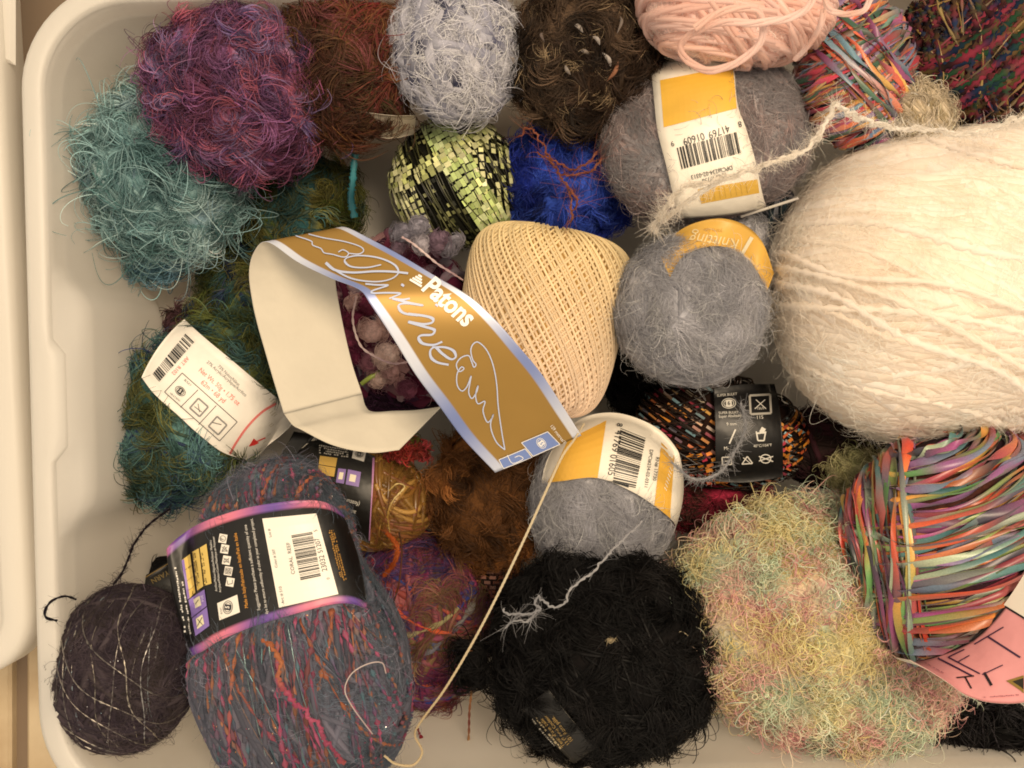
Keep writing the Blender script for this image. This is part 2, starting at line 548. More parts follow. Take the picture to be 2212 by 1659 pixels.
class Label:
    """a strip of paper lofted between two edges. Edge points: (u,v,z) or, with a ball, (u,v[,dz])"""
    def __init__(s, A, B, ball=None, parent=None, name='label_band', off=2.6, paper='e8dec8', back='dcd2bc', n=60, nt=9, thick=0.00018,
                 bulge=0.0, colfn=None, foil=False, srange=(0, 1), mt=None):
        def P3(p):
            if ball is not None and not (len(p) == 3 and p[2] > 0.01):
                q = ball.hit(p[0], p[1], off * ball.sc)
                if len(p) == 3: q = q + np.array([0, 0, p[2]])
                return q
            return W(*p)
        s.n = n
        A3, B3 = [P3(p) for p in A], [P3(p) for p in B]
        s.A, s.B = catmull(A3, 241), catmull(B3, 241)
        s.grid = None
        if ball is not None and not any(len(q) == 3 and q[2] > 0.01 for q in list(A) + list(B)):
            # the paper follows the ball: every point of it rests on the yarn
            full = lambda E: catmull([(q[0], q[1], (q[2] if len(q) == 3 else 0) * 1e4) for q in E], 121)
            a2, b2 = full(A), full(B)
            s.grid = np.empty((121, 25, 3))
            for j, t in enumerate(np.linspace(0, 1, 25)):
                q = a2 * (1 - t) + b2 * t
                for i in range(121):
                    s.grid[i, j] = ball.hit(q[i, 0], q[i, 1], off * ball.sc) + np.array([0, 0, q[i, 2] * 1e-4])
            k_ = np.array([0.25, 0.5, 0.25])
            for _ in range(3):
                g = s.grid.copy()
                g[1:-1] = k_[0] * s.grid[:-2] + k_[1] * s.grid[1:-1] + k_[2] * s.grid[2:]
                s.grid = g
        s.bulge = bulge
        s.ball = ball
        s.off = off * ball.sc if ball is not None else 0
        s.lift = 0.00025
        s.flip = 1.0
        ts, tt = np.meshgrid(np.linspace(0, 1, n), np.linspace(0, 1, nt), indexing='ij')
        P, N = s.at(ts.ravel(), tt.ravel())
        if N[:, 2].reshape(n, nt)[int(n * np.mean(srange))].mean() < 0:
            s.flip = -1.0
            P, N = s.at(ts.ravel(), tt.ravel())
        c = np.tile(lin(paper), (len(P), 1)) if colfn is None else colfn(ts.ravel(), tt.ravel())
        V = np.concatenate([P, P - N * thick])
        C = np.concatenate([c, np.tile(lin(back), (len(P), 1))])
        k = len(P)
        F, mi = [], []
        for i in range(n - 1):
            for j in range(nt - 1):
                a, b, cc, d = i * nt + j, (i + 1) * nt + j, (i + 1) * nt + j + 1, i * nt + j + 1
                F.append((a, b, cc, d) if s.flip > 0 else (d, cc, b, a)); mi.append(0)
                F.append((k + d, k + cc, k + b, k + a) if s.flip > 0 else (k + a, k + b, k + cc, k + d)); mi.append(1)
        ring = [i * nt for i in range(n)] + [(n - 1) * nt + j for j in range(1, nt)] + [i * nt + nt - 1 for i in range(n - 2, -1, -1)] + [j for j in range(nt - 2, 0, -1)]
        for a, b in zip(ring, ring[1:] + ring[:1]):
            F.append((a, k + a, k + b, b)); mi.append(1)
        s.o = mesh(name, V, F, [mt or (M_FOIL if foil else M_PAPER), M_BACK], ball.root if ball is not None else parent, C, mats=mi)
        # inverse table px -> (s,t)
        gs, gt = np.meshgrid(np.linspace(srange[0], srange[1], 320), np.linspace(0, 1, 90), indexing='ij')
        s.gs, s.gt = gs.ravel(), gt.ravel()
        s.gp = to_px(s.at(s.gs, s.gt)[0])
        s.hs, s.ht = (srange[1] - srange[0]) / 319, 1 / 89
        s.acc = {}
        if ball is not None:
            pa, pb = to_px(s.A)[::8], to_px(s.B)[::-8]
            ball.avoid.append(np.concatenate([pa, pb]))

    def at(s, S_, T_, lift=0.0):
        def ev(S_, T_):
            if s.grid is not None:
                x, y = np.clip(S_, 0, 1) * 120, np.clip(T_, 0, 1) * 24
                i, j = np.minimum(x.astype(int), 119), np.minimum(y.astype(int), 23)
                f, g = (x - i)[:, None], (y - j)[:, None]
                return (s.grid[i, j] * (1 - f) + s.grid[i + 1, j] * f) * (1 - g) + (s.grid[i, j + 1] * (1 - f) + s.grid[i + 1, j + 1] * f) * g
            x = np.clip(S_, 0, 1) * 240
            i = np.clip(x.astype(int), 0, 239)
            f = (x - i)[:, None]
            a = s.A[i] * (1 - f) + s.A[i + 1] * f
            b = s.B[i] * (1 - f) + s.B[i + 1] * f
            P = a * (1 - T_[:, None]) + b * T_[:, None]
            if s.ball is not None:      # the paper lies on the yarn, never inside it
                f = s.ball.pf(P, s.off)
                P = s.ball.c + (P - s.ball.c) * np.maximum(1, 1 / f)[:, None]
            return P
        S_, T_ = np.asarray(S_, float), np.asarray(T_, float)
        e = 0.012
        P = ev(S_, T_)
        dS = ev(np.minimum(S_ + e, 1), T_) - ev(np.maximum(S_ - e, 0), T_)
        dT = ev(S_, np.minimum(T_ + 0.12, 1)) - ev(S_, np.maximum(T_ - 0.12, 0))
        N = nz(np.cross(dS, dT)) * s.flip
        return P + N * (s.bulge * 4 * T_ * (1 - T_) + lift)[:, None] if np.ndim(lift) or True else P, N

    def st(s, q):
        q = np.atleast_2d(np.asarray(q, float))
        out = np.empty_like(q)
        G = s.gp.reshape(320, 90, 2)
        for k, p in enumerate(q):
            i = int(((s.gp - p) ** 2).sum(1).argmin())
            a, b = i // 90, i % 90
            a2, b2 = min(max(a, 1), 318), min(max(b, 1), 88)
            J = np.stack([(G[a2 + 1, b2] - G[a2 - 1, b2]) / 2, (G[a2, b2 + 1] - G[a2, b2 - 1]) / 2], 1)
            try:
                dx = np.linalg.solve(J, p - G[a, b])
            except Exception:
                dx = np.zeros(2)
            dx = np.clip(dx, -1.5, 1.5)
            out[k] = (s.gs[i] + dx[0] * s.hs, s.gt[i] + dx[1] * s.ht)
        return out

    def put(s, kind, V2, F, col, layer=0):
        """2-D points given as they appear on the flat label (photo px), laid on the paper"""
        st = s.st(V2)
        P, _ = s.at(np.clip(st[:, 0], 0, 1), np.clip(st[:, 1], 0, 1), s.lift + 0.00012 * layer)
        a = s.acc.setdefault(kind, [[], [], [], 0])
        a[0].append(P); a[1] += [tuple(x + a[3] for x in f) for f in F]
        a[2].append(np.tile(lin(col) if isinstance(col, str) else col, (len(P), 1)))
        a[3] += len(P)

    def quad(s, q, col, kind='print', layer=0, n=8, m=4):
        V, F = quadpts(q, n, m)
        if kind == 'print': kind = 'colour_panel#%d' % len(s.acc)
        s.put(kind, V, F, col, layer)

    def line(s, pts, w, col, kind='print', layer=1, n=None, closed=False):
        pts = [np.array(p, float) for p in pts]
        if closed: pts = pts + [pts[0]]
        for a, b in zip(pts[:-1], pts[1:]):
            d = nz(b - a); e = np.array([-d[1], d[0]]) * w / 2
            s.quad([a - e, b - e, b + e, a + e], col, 'line_art' if kind == 'print' else kind, layer, max(2, n or int(np.linalg.norm(b - a) / 14) + 2), 2)

    def curve(s, pts, w, col, kind='print', layer=1, n=60, thin=0.0):
        P = catmull(pts, n)
        T = nz(np.gradient(P, axis=0))
        E = np.stack([-T[:, 1], T[:, 0]], 1)
        ww = np.full(n, w / 2) if not thin else w / 2 * (1 - thin * np.abs(T[:, 0] * 0.8 - T[:, 1] * 0.6))
        V = np.concatenate([P - E * ww[:, None], P + E * ww[:, None]])
        s.put(kind, V, [(i, i + 1, n + i + 1, n + i) for i in range(n - 1)], col, layer)

    def text(s, txt, p0, p1, col, hs=1.0, kind='lettering', layer=2, shear=0.0, bold=0.0):
        V, F = glyphs(txt, shear, bold)
        if not len(V): return
        w = V[:, 0].max() - V[:, 0].min()
        p0, p1 = np.array(p0, float), np.array(p1, float)
        d = (p1 - p0) / w
        up = np.array([d[1], -d[0]]) * hs
        q = p0 + (V[:, :1] - V[:, 0].min()) * d + V[:, 1:] * up
        if kind == 'lettering': kind = 'lettering#%d' % len(s.acc)
        s.put(kind, q, F, col, layer)

    def scrawl(s, p0, p1, h, col, seed=1, layer=2):
        """print too small to read: a row of tiny dashes"""
        r = np.random.default_rng(seed)
        p0, p1 = np.array(p0, float), np.array(p1, float)
        L = np.linalg.norm(p1 - p0); d = (p1 - p0) / L; up = np.array([d[1], -d[0]])
        x = 0
        while x < L:
            w = r.uniform(0.8, 2.4) * h * 0.45
            if r.uniform() < 0.82:
                a = p0 + d * x + up * r.uniform(0, 0.25) * h; b = a + d * min(w, L - x)
                hh = up * h * r.uniform(0.45, 0.8)
                s.quad([a, b, b + hh, a + hh], col, 'lettering', layer, 2, 2)
            x += w + 0.3 * h

    def barcode(s, a, b, c, d, col='141414', seed=3, nb=30):
        """bars fill the quad a b c d, side by side from a to b"""
        r = np.random.default_rng(seed)
        a, b, c, d = (np.array(x, float) for x in (a, b, c, d))
        wd = r.choice([1, 1, 2, 3], 2 * nb).astype(float)
        x = np.r_[0, np.cumsum(wd)]; x /= x[-1]
        for i in range(0, 2 * nb - 1, 2):
            f, g = x[i], x[i + 1]
            s.quad([a + (b - a) * f, a + (b - a) * g, d + (c - d) * g, d + (c - d) * f], col, 'barcode', 2, 2, 5)

    def finish(s):
        for kind, (P, F, C, n) in s.acc.items():
            mesh(kind.split('#')[0], np.concatenate(P), F, M_INK, s.o, np.concatenate(C), smooth=False)

def box(c, w, h, ang=0):
    a = math.radians(ang); x = np.array([math.cos(a), math.sin(a)]); y = np.array([-x[1], x[0]]); c = np.array(c, float)
    return [c - x * w / 2 - y * h / 2, c + x * w / 2 - y * h / 2, c + x * w / 2 + y * h / 2, c - x * w / 2 + y * h / 2]

def skein_icon(L, c, r, ang, ink, paper, num):
    """the yarn-weight sign: a little skein with a number in its black band"""
    c = np.array(c, float)
    for k in (1.0, 0.72):
        t = np.linspace(0, 6.283, 18)
        e = np.stack([np.cos(t) * r * 1.35 * k, np.sin(t) * r * 0.95 * k], 1)
        a = math.radians(ang); R = np.array([[math.cos(a), math.sin(a)], [-math.sin(a), math.cos(a)]])
        L.curve(c + e @ R, r * 0.13, ink, 'symbol', 2, 30)
    L.quad(box(c, r * 1.15, r * 1.35, ang), ink, 'symbol', 3, 3, 3)
    a = math.radians(ang); d = np.array([math.cos(a), math.sin(a)]); up = np.array([d[1], -d[0]])
    L.text(num, c - d * r * 0.25 - up * r * 0.35, c + d * r * 0.25 - up * r * 0.35, paper, 1.0, 'symbol', 4, bold=0.02)

# ------------------------------------------------------------------ the setting: floor, lid, bin
m_floor, nt, b = mat('floor_tile')
tc = nt.nodes.new('ShaderNodeTexCoord'); n1 = nt.nodes.new('ShaderNodeTexNoise'); rp = nt.nodes.new('ShaderNodeValToRGB')
n1.inputs['Scale'].default_value = 22; n1.inputs['Detail'].default_value = 7
nt.links.new(tc.outputs['Object'], n1.inputs['Vector']); nt.links.new(n1.outputs[0], rp.inputs[0])
rp.color_ramp.elements[0].position = 0.35; rp.color_ramp.elements[0].color = (0.42, 0.30, 0.17, 1)
rp.color_ramp.elements[1].position = 0.7; rp.color_ramp.elements[1].color = (0.62, 0.50, 0.33, 1)
nt.links.new(rp.outputs[0], b.inputs['Base Color']); b.inputs['Roughness'].default_value = 0.4
m_grout, nt, b = mat('grout')
b.inputs['Base Color'].default_value = (0.22, 0.16, 0.11, 1); b.inputs['Roughness'].default_value = 0.9

def plastic(name, col, transl, rough=0.32):
    m, nt, b = mat(name)
    tc = nt.nodes.new('ShaderNodeTexCoord'); n1 = nt.nodes.new('ShaderNodeTexNoise'); bp = nt.nodes.new('ShaderNodeBump')
    n1.inputs['Scale'].default_value = 700; n1.inputs['Detail'].default_value = 3
    nt.links.new(tc.outputs['Object'], n1.inputs['Vector']); nt.links.new(n1.outputs[0], bp.inputs['Height'])
    bp.inputs['Strength'].default_value = 0.06; bp.inputs['Distance'].default_value = 0.001
    nt.links.new(bp.outputs[0], b.inputs['Normal'])
    n2 = nt.nodes.new('ShaderNodeTexNoise'); n2.inputs['Scale'].default_value = 9; n2.inputs['Detail'].default_value = 5
    nt.links.new(tc.outputs['Object'], n2.inputs['Vector'])
    rp = nt.nodes.new('ShaderNodeValToRGB')
    rp.color_ramp.elements[0].color = (*[c * 0.93 for c in col], 1); rp.color_ramp.elements[1].color = (*[min(1, c * 1.05) for c in col], 1)
    nt.links.new(n2.outputs[0], rp.inputs[0]); nt.links.new(rp.outputs[0], b.inputs['Base Color'])
    b.inputs['Roughness'].default_value = rough; b.inputs['Specular IOR Level'].default_value = 0.45
    t = nt.nodes.new('ShaderNodeBsdfTranslucent'); nt.links.new(rp.outputs[0], t.inputs['Color'])
    mix = nt.nodes.new('ShaderNodeMixShader'); mix.inputs[0].default_value = transl
    nt.links.new(b.outputs[0], mix.inputs[1]); nt.links.new(t.outputs[0], mix.inputs[2])
    nt.links.new(mix.outputs[0], nt.nodes['Material Output'].inputs['Surface'])
    return m
M_BIN = plastic('milky_plastic', (0.90, 0.875, 0.83), 0.5, 0.42)
M_LID = plastic('white_plastic', (0.88, 0.85, 0.79), 0.35, 0.45)

fl = mesh('floor', [(-3, -3, -0.012), (3, -3, -0.012), (3, 3, -0.012), (-3, 3, -0.012)], [(0, 1, 2, 3)], m_grout)
prop(fl, kind='structure')
def slab(name, x0, x1, y0, y1, z0, z1, m, parent, bev=0.002):
    V = []
    for z, i in ((z0, 0), (z1 - bev, 0), (z1, bev)):
        V += [(x0 + i, y0 + i, z), (x1 - i, y0 + i, z), (x1 - i, y1 - i, z), (x0 + i, y1 - i, z)]
    F = [(8, 9, 10, 11)]
    for k in (0, 4):
        F += [(k + i, k + (i + 1) % 4, k + 4 + (i + 1) % 4, k + 4 + i) for i in range(4)]
    return mesh(name, V, F, m, parent, smooth=False)
gx, gy = W(33, 1500, 0)[0], W(0, 1700, 0)[1]
for i in (-2, -1, 0, 1):
    for j in (-2, -1, 0, 1):
        x0, y0 = gx + 0.005 + i * 0.31, gy - 0.2 + j * 0.31
        slab('tile', x0, x0 + 0.30, y0, y0 + 0.30, -0.013, -0.004, m_floor, fl)

def rrect(hx0, hx1, hy0, hy1, r, nc=14, ns=40):
    """rounded rectangle outline, counter-clockwise"""
    pts = []
    def side(a, b): pts.extend([np.array(a) + (np.array(b) - np.array(a)) * i / ns for i in range(ns)])
    def arc(cx, cy, a0): pts.extend([np.array([cx + r * math.cos(a0 + math.pi / 2 * i / nc), cy + r * math.sin(a0 + math.pi / 2 * i / nc)]) for i in range(nc)])
    side((hx0 + r, hy0), (hx1 - r, hy0)); arc(hx1 - r, hy0 + r, -math.pi / 2)
    side((hx1, hy0 + r), (hx1, hy1 - r)); arc(hx1 - r, hy1 - r, 0)
    side((hx1 - r, hy1), (hx0 + r, hy1)); arc(hx0 + r, hy1 - r, math.pi / 2)
    side((hx0, hy1 - r), (hx0, hy0 + r)); arc(hx0 + r, hy0 + r, math.pi)
    return np.array(pts)

BA = math.radians(1.6)
BR = np.array([[math.cos(BA), -math.sin(BA)], [math.sin(BA), math.cos(BA)]])
def sstep(x, a, b):
    t = np.clip((x - a) / (b - a), 0, 1); return t * t * (3 - 2 * t)
def loops(prof, panel=True):
    V = []
    for ins, z in prof:
        p = rrect(X0 + ins, X1 - ins, Y0 + ins, Y1 - ins, max(0.008, 0.045 - ins))
        if panel:    # the moulded grip panel in the short wall bulges inwards; the lip steps in above it
            y = p[:, 1]
            left = sstep(-p[:, 0], -(X0 + ins) - 0.004, -(X0 + ins) - 0.0005)
            wide = sstep(y, -0.072, -0.050) * (1 - sstep(y, 0.044, 0.066))
            if z < ZR - 0.004:
                hgt = sstep(z, 0.03, 0.06) * (1 - sstep(z, ZR - 0.012, ZR - 0.004))
                p[:, 0] += left * wide * hgt * 0.013
            elif ins > 0.0015:
                p[:, 0] += left * (sstep(y, -0.030, -0.027) * (1 - sstep(y, 0.024, 0.027))) * 0.006
        V.append(np.concatenate([p @ BR.T, np.full((len(p), 1), z)], 1))
    return V
def skin(V, cap=False):
    n = len(V[0]); F = []
    for i in range(len(V) - 1):
        for j in range(n):
            F.append((i * n + j, i * n + (j + 1) % n, (i + 1) * n + (j + 1) % n, (i + 1) * n + j))
    if cap: F.append(tuple(range((len(V) - 1) * n, len(V) * n)))
    return np.concatenate(V), F
bin_root = bpy.data.objects.new('storage_bin', None)
COL.objects.link(bin_root)
prop(bin_root, 'milky translucent plastic storage bin full of yarn', 'storage bin')
inner = [(0.0, ZR - 0.001)] + [(0.002 + 0.016 * f, ZR - 0.004 - (ZR - 0.022) * f) for f in np.linspace(0, 1, 26)]
inner += [(0.018 + 0.018 * (1 - math.cos(a)), 0.018 - 0.018 * math.sin(a)) for a in np.linspace(0.2, math.pi / 2, 7)]
V, F = skin(loops(inner), cap=True)
mesh('wall', V, [tuple(reversed(f)) for f in F], M_BIN, bin_root)
outer = [(-0.0012, ZR - 0.02)] + [(0.0005 + 0.016 * f, ZR - 0.012 - (ZR - 0.022) * f) for f in np.linspace(0.05, 1, 8)] + [(0.03, -0.002)]
V, F = skin(loops(outer, False), cap=True)
mesh('outer_wall', V, F, M_BIN, bin_root)
rim = [(0.0025, ZR - 0.004), (0.0018, ZR - 0.0012), (0.0008, ZR - 0.0002), (-0.002, ZR), (-0.006, ZR - 0.0004), (-0.0082, ZR - 0.0016), (-0.009, ZR - 0.004), (-0.0094, ZR - 0.016), (-0.0082, ZR - 0.016), (-0.0078, ZR - 0.004), (0.0, ZR - 0.003)]
V, F = skin(loops(rim, True))
mesh('rim', V, F, M_BIN, bin_root)

# white plastic lid leaning beside the bin
lid = bpy.data.objects.new('bin_lid', None); COL.objects.link(lid)
prop(lid, 'white plastic bin lid lying beside the bin at its short side', 'bin lid')
def lidz(x, y): return 0.135
lx1 = W(80, 800, 0.13)[0]; ly0 = W(0, 1452, 0.13)[1]; ly1 = 0.36
prof = [(0.006, 0.108), (0.0, 0.110), (0.0, 0.130), (0.0012, 0.1335), (0.004, 0.135), (0.012, 0.135), (0.0145, 0.1335), (0.0165, 0.1285), (0.02, 0.1275)]
V = []
for ins, z in prof:
    p = rrect(lx1 - 0.34 + ins, lx1 - ins, ly0 + ins, ly1 - ins, max(0.006, 0.03 - ins))
    a = math.radians(3.0); c0 = np.array([lx1, ly0]); R_ = np.array([[math.cos(a), -math.sin(a)], [math.sin(a), math.cos(a)]])
    p = (p - c0) @ R_.T + c0
    V.append(np.concatenate([p, np.full((len(p), 1), z)], 1))
V, F = skin(V, cap=True)
mesh('panel', V, F, M_LID, lid)
ya, yb = W(0, 112, 0.13)[1], W(0, 138, 0.13)[1]
mesh('ridge', [(lx1 - 0.2, ya + 0.06, 0.1276), (lx1 - 0.012, yb, 0.1276), (lx1 - 0.012, yb + 0.12, 0.1276), (lx1 - 0.2, ya + 0.18, 0.1276),
               (lx1 - 0.2, ya + 0.062, 0.1292), (lx1 - 0.014, yb + 0.002, 0.1292), (lx1 - 0.014, yb + 0.118, 0.1292), (lx1 - 0.2, ya + 0.178, 0.1292)],
     [(4, 5, 6, 7), (0, 1, 5, 4), (1, 2, 6, 5), (2, 3, 7, 6), (3, 0, 4, 7)], M_LID, lid, smooth=False)

# ------------------------------------------------------------------ the yarn
G_EYE = 'balls of eyelash yarn in the bin'
G_MOH = 'grey mohair balls with yellow bands'

# ---- bottom layer first
# dark filler balls added to darken the gaps in the pile
def gap_filler(u, v, z, ru, rv, cols, label, kind='fuzz', name='yarn_ball'):
    b = Ball(name, label, u, v, z, ru, rv, bump=0.08)
    c = pal(cols)
    b.core(c)
    b.wind(40, [(1, 0.2, 0), (0.2, 1, 0), (0.5, 0.5, 0.6)], 5, c)
    b.fuzz(1500, 26, 0.9, c, lift=0.4)
    return b

# teal eyelash ball
c = pal('3c5c5c 6c8c8c 90acaa 4c6e6c a6bcb8 748f9a 587f7c', 1.2)
b = Ball('eyelash_yarn_ball', 'pale teal eyelash yarn ball in the corner by the bin wall', 345, 385, 0.095, 185, 165, 140, rot=-25, bump=0.07, group=G_EYE)
b.core(c); b.wind(50, [(0.3, 1, 0.2), (1, 0.3, 0.4)], 4, c, mt=M_FIBRE, lift=-4)
b.lash(5600, 54, 1.25, c, freq=3)
b.fuzz(1000, 105, 0.95, c, lift=0.65, curl=2.4, per=14, thj=0.15, spread=0.03, name='loose_lashes')
b.sparkle(90, 1.8, pal('ffffff 9fe0e8 f0d090'))
# its hanging tail
b2 = Ball('eyelash_yarn_tuft', 'blue teal tuft hanging below the pale teal ball', 332, 535, 0.07, 66, 70, 50, rot=40, bump=0.1)
b2.core(c); b2.fuzz(1100, 56, 1.2, pal('5a7f8c 7a9fae 4c6a6a 8aa8a8', 1.15), lift=0.5, curl=1.6)

# olive eyelash ball behind the loose paper band
c = pal('3f4220 5a5a2c 2c4340 48521f 3a3a1c 6a6430 274a4c', 1.1)
b = Ball('eyelash_yarn_ball', 'olive green eyelash yarn ball under the purple ball', 650, 455, 0.062, 130, 130, 100, bump=0.08, group=G_EYE)
b.core(c); b.wind(40, [(0.3, 1, 0.2), (1, 0.3, 0.4)], 4, c, mt=M_FIBRE, lift=-4)
b.lash(3400, 44, 1.1, c)
b = Ball('eyelash_yarn_ball', 'olive and teal eyelash yarn ball behind the curled white paper', 525, 655, 0.055, 105, 150, 80, rot=-20, bump=0.08, group=G_EYE)
c = pal('434a26 5d6032 344a40 4a5224 3e4020 30504c 262e4a 6a6434', 1.15)
b.core(c); b.wind(40, [(0.3, 1, 0.2), (1, 0.3, 0.4)], 4, c, mt=M_FIBRE, lift=-4)
b.lash(3400, 44, 1.1, c)
strand('teal_ribbon', [(770, 310, .10), (765, 350, .10), (762, 390, .097), (758, 430, .092), (766, 470, .088)], 7, pal('2a6a70 3f8a90 1f5560'), n=50, mt=M_SHINY, rmod=0.25)
prop(bpy.data.objects['teal_ribbon'], 'short shiny teal ribbon hanging below the red brown skein', 'ribbon')
b = Ball('yarn_tuft', 'small brown and mauve yarn tuft against the bin wall', 392, 700, 0.05, 34, 44, 30, bump=0.2)
c = pal('3a2a22 5a3a44 2a2018 6a4a50')
b.core(c); b.fuzz(420, 30, 1.0, c, lift=0.6, curl=3)

# green eyelash ball with white label
c = pal('34524c 48665e 5a602f 434a28 6a6838 2f4842 5a7c76 2a345a', 1.15)
b = Ball('eyelash_yarn_ball', 'blue green eyelash yarn ball wrapped in a white label', 418, 880, 0.085, 225, 160, 120, rot=50, bump=0.07, group=G_EYE)
L = Label([(404, 703), (450, 742), (500, 783), (560, 835), (603, 873), (618, 903, -0.008)], [(316, 820), (342, 854), (390, 897), (429, 933), (476, 969), (528, 986)], ball=b, off=14, paper='f4ecdc', bulge=0.003)
L.barcode((401, 722), (330, 809), (344, 826), (420, 740), seed=8, nb=26, col='2a2a2a')
L.text('ART. R102', (404, 770), (371, 806), 'e07068', 1.1)
L.text('73% Nylon/Nilon', (470, 793), (514, 834), '70706c', 1.1)
L.text('27% Acrylic/Acrylique/Acrílico', (446, 784), (529, 857), '70706c', 1.1)
L.text('Net Wt. 50g • 1.75 oz', (429, 802), (513, 876), 'e8705f', 1.2)
L.text('62m • 68 yd', (433, 828), (482, 871), 'e8705f', 1.15)
L.line([(394, 806), (512, 911), (474, 952), (356, 847)], 1.6, '4a4844', closed=True)
L.line([(428, 842), (390, 880)], 1.5, '4a4844'); L.line([(467, 876), (429, 917)], 1.5, '4a4844')
skein_icon(L, (390, 845), 9, 41, '2c2c2c', 'f0e8d8', '5')
L.text('BULKY', (398, 822), (412, 835), '5a5854', 1.0); L.text('ABULTADO', (367, 850), (388, 868), '5a5854', 1.0)
for cx, cy in ((430, 880), (470, 919)):
    L.line(box((cx, cy), 28, 28, 41.5), 3.4, '8a8680', closed=True)
L.line([(420, 878), (436, 890)], 1.4, '55524e'); L.line([(428, 872), (431, 890)], 1.4, '55524e')
L.line([(458, 912), (478, 917)], 1.6, '55524e')
L.curve([(596, 871), (565, 890), (535, 920), (510, 955), (496, 980)], 5, 'e88078')
L.quad([(536, 964), (547, 946), (558, 956), (550, 960)], 'd83a34', 'print', 2, 2, 2); L.line([(545, 957), (572, 945)], 2.5, 'd83a34')
L.finish()
b.core(c); b.wind(60, [(1, 0.2, 0.2), (0.8, 0.6, 0.2)], 4, c, mt=M_FIBRE, lift=-4)
b.lash(5200, 50, 1.2, c, freq=3)
b.fuzz(600, 80, 0.9, c, lift=0.6, curl=2.4, per=14, thj=0.15, spread=0.03, name='loose_lashes')

# gold-brown ball with black label
b = Ball('yarn_ball', 'golden brown yarn ball with a black label under the paper band', 785, 1062, 0.082, 158, 122, 95, rot=-25, bump=0.05)
c = pal('5a3e1c 7a5826 96723a 6a481e 7a4a30', 1.3)
L = Label([(640, 938), (690, 948), (750, 962), (808, 990)], [(560, 1080, -0.01), (650, 1100), (740, 1140), (800, 1168)], ball=b, off=8, paper='14120f', bulge=0.004)
L.quad([(692, 985), (729, 990), (722, 1030), (686, 1024)], 'c9a24c', 'print', 1); L.line([(689, 1004), (726, 1010)], 1.5, '2a2212')
L.quad([(731, 1012), (748, 1014), (743, 1045), (726, 1042)], '8a70a8', 'print', 1); L.quad([(752, 1014), (780, 1020), (775, 1052), (747, 1046)], '8a70a8', 'print', 1)
L.quad([(734, 1020), (743, 1021), (740, 1036), (731, 1035)], 'e8dcc0', 'print', 2); L.quad([(757, 1024), (770, 1027), (767, 1042), (754, 1039)], 'e8dcc0', 'print', 2)
L.quad([(765, 966), (792, 974), (786, 998), (760, 990)], 'e8e0d0', 'print', 1); skein_icon(L, (776, 982), 6.5, 190, '1a1a1a', 'f0e8d8', '5')
for k in range(4): L.scrawl((690 + 0 * k, 965 + k * 5), (752, 975 + k * 5), 4.5, 'b8b0a0', 20 + k)
L.text('(featured co', (778, 1085), (722, 1070), 'c8c2b4', 1.1); L.text('and size', (770, 1103), (733, 1093), 'c8c2b4', 1.1); L.text('Knit t', (762, 1120), (737, 1113), 'c8c2b4', 1.1)
L.line([(808, 990), (806, 1060), (800, 1168)], 7, 'b07aa0', 'print', 1)
L.finish()
b.core(c); b.wind(90, [(0.3, 1, 0.3), (1, 0.3, 0.2), (0.6, 0.6, 0.5)], 5, c, mt=M_SHINY)
b.fuzz(2200, 40, 0.45, c, lift=0.1, curl=2.0, vjit=0.15, per=40); b.sparkle(160, 1.4, pal('f0d080 ffe8b0'))
strand('gold_strand', [(840, 1060, .128), (858, 1045, .130), (874, 1052, .126), (850, 1080, .126), (838, 1110, .124), (842, 1150, .116)], 1.7, pal('c0a058 e0c888 a8843c'), b.root, plies=2, mt=M_SHINY)
# red tuft on top of it
b = Ball('yarn_tuft', 'small red and olive curly tuft beside the black label of the golden brown ball', 880, 975, 0.10, 38, 30, 26, bump=0.2)
c = pal('a0342c 8a6a2c 5a5a24 c04a50 6a2a20'); b.core(c); b.fuzz(700, 20, 1.6, c, lift=0.6, curl=5, mt=M_FIBRE)

# brown eyelash ball
c = pal('4c3018 6a4424 86582e 5a381c 3a2412', 1.6)
b = Ball('eyelash_yarn_ball', 'chestnut brown eyelash yarn ball under the tip of the paper band', 1062, 1075, 0.075, 142, 165, 110, bump=0.08, group=G_EYE)
b.core(c); b.lash(5200, 40, 1.1, c, lift=0.5, curl=1.5)
b = Ball('yarn_ball', 'dark brown ladder ribbon ball deep under the cream thread', 1045, 1255, 0.06, 95, 75, 60, bump=0.04)
c = pal('1c1210 2a1814 140e0c 3a1a16'); b.core(c)
b.ladder((0.1, 1, 0.1), np.linspace(-0.8, 0.8, 12), 7, 14, 3, pal('6a3a28 8a5038 4a2a20'), phi=(0, 6.28))
b.fuzz(600, 26, 0.8, pal('3a2018 5a2a20 2a1a14'), lift=0.4)

# mixed purple, orange fuzzy ball
c = pal('5a2a40 3c3c62 7a3a34 5a4630 7a2c50 4a2c46 58304c 3a3458 84484a 6a5a3a', 1.4)
b = Ball('yarn_ball', 'fuzzy purple, rust and blue mixed yarn ball behind the cream thread', 900, 1330, 0.062, 165, 195, 120, rot=10, bump=0.08)
b.core(c); b.wind(60, [(1, 0.1, 0.2), (0.4, 0.8, 0.3)], 6, c, mt=M_FIBRE, rmod=0.3)
b.lash(5200, 52, 1.0, c, lift=0.35, curl=1.6, freq=3.5)
b.wind(14, [(0.3, 0.6, 0.5)], 4, pal('c02a40 d86a40 3a4a90 a8a070'), rmod=0.7, name='nubby_thread', lift=2)
strand('orange_strand', [(835, 1150, .115), (858, 1180, .118), (852, 1215, .118), (828, 1245, .115)], 5, pal('a04a1c c0622c 8a3c18'), b.root, mt=M_FIBRE, rmod=0.3, fz=120, fL=16)
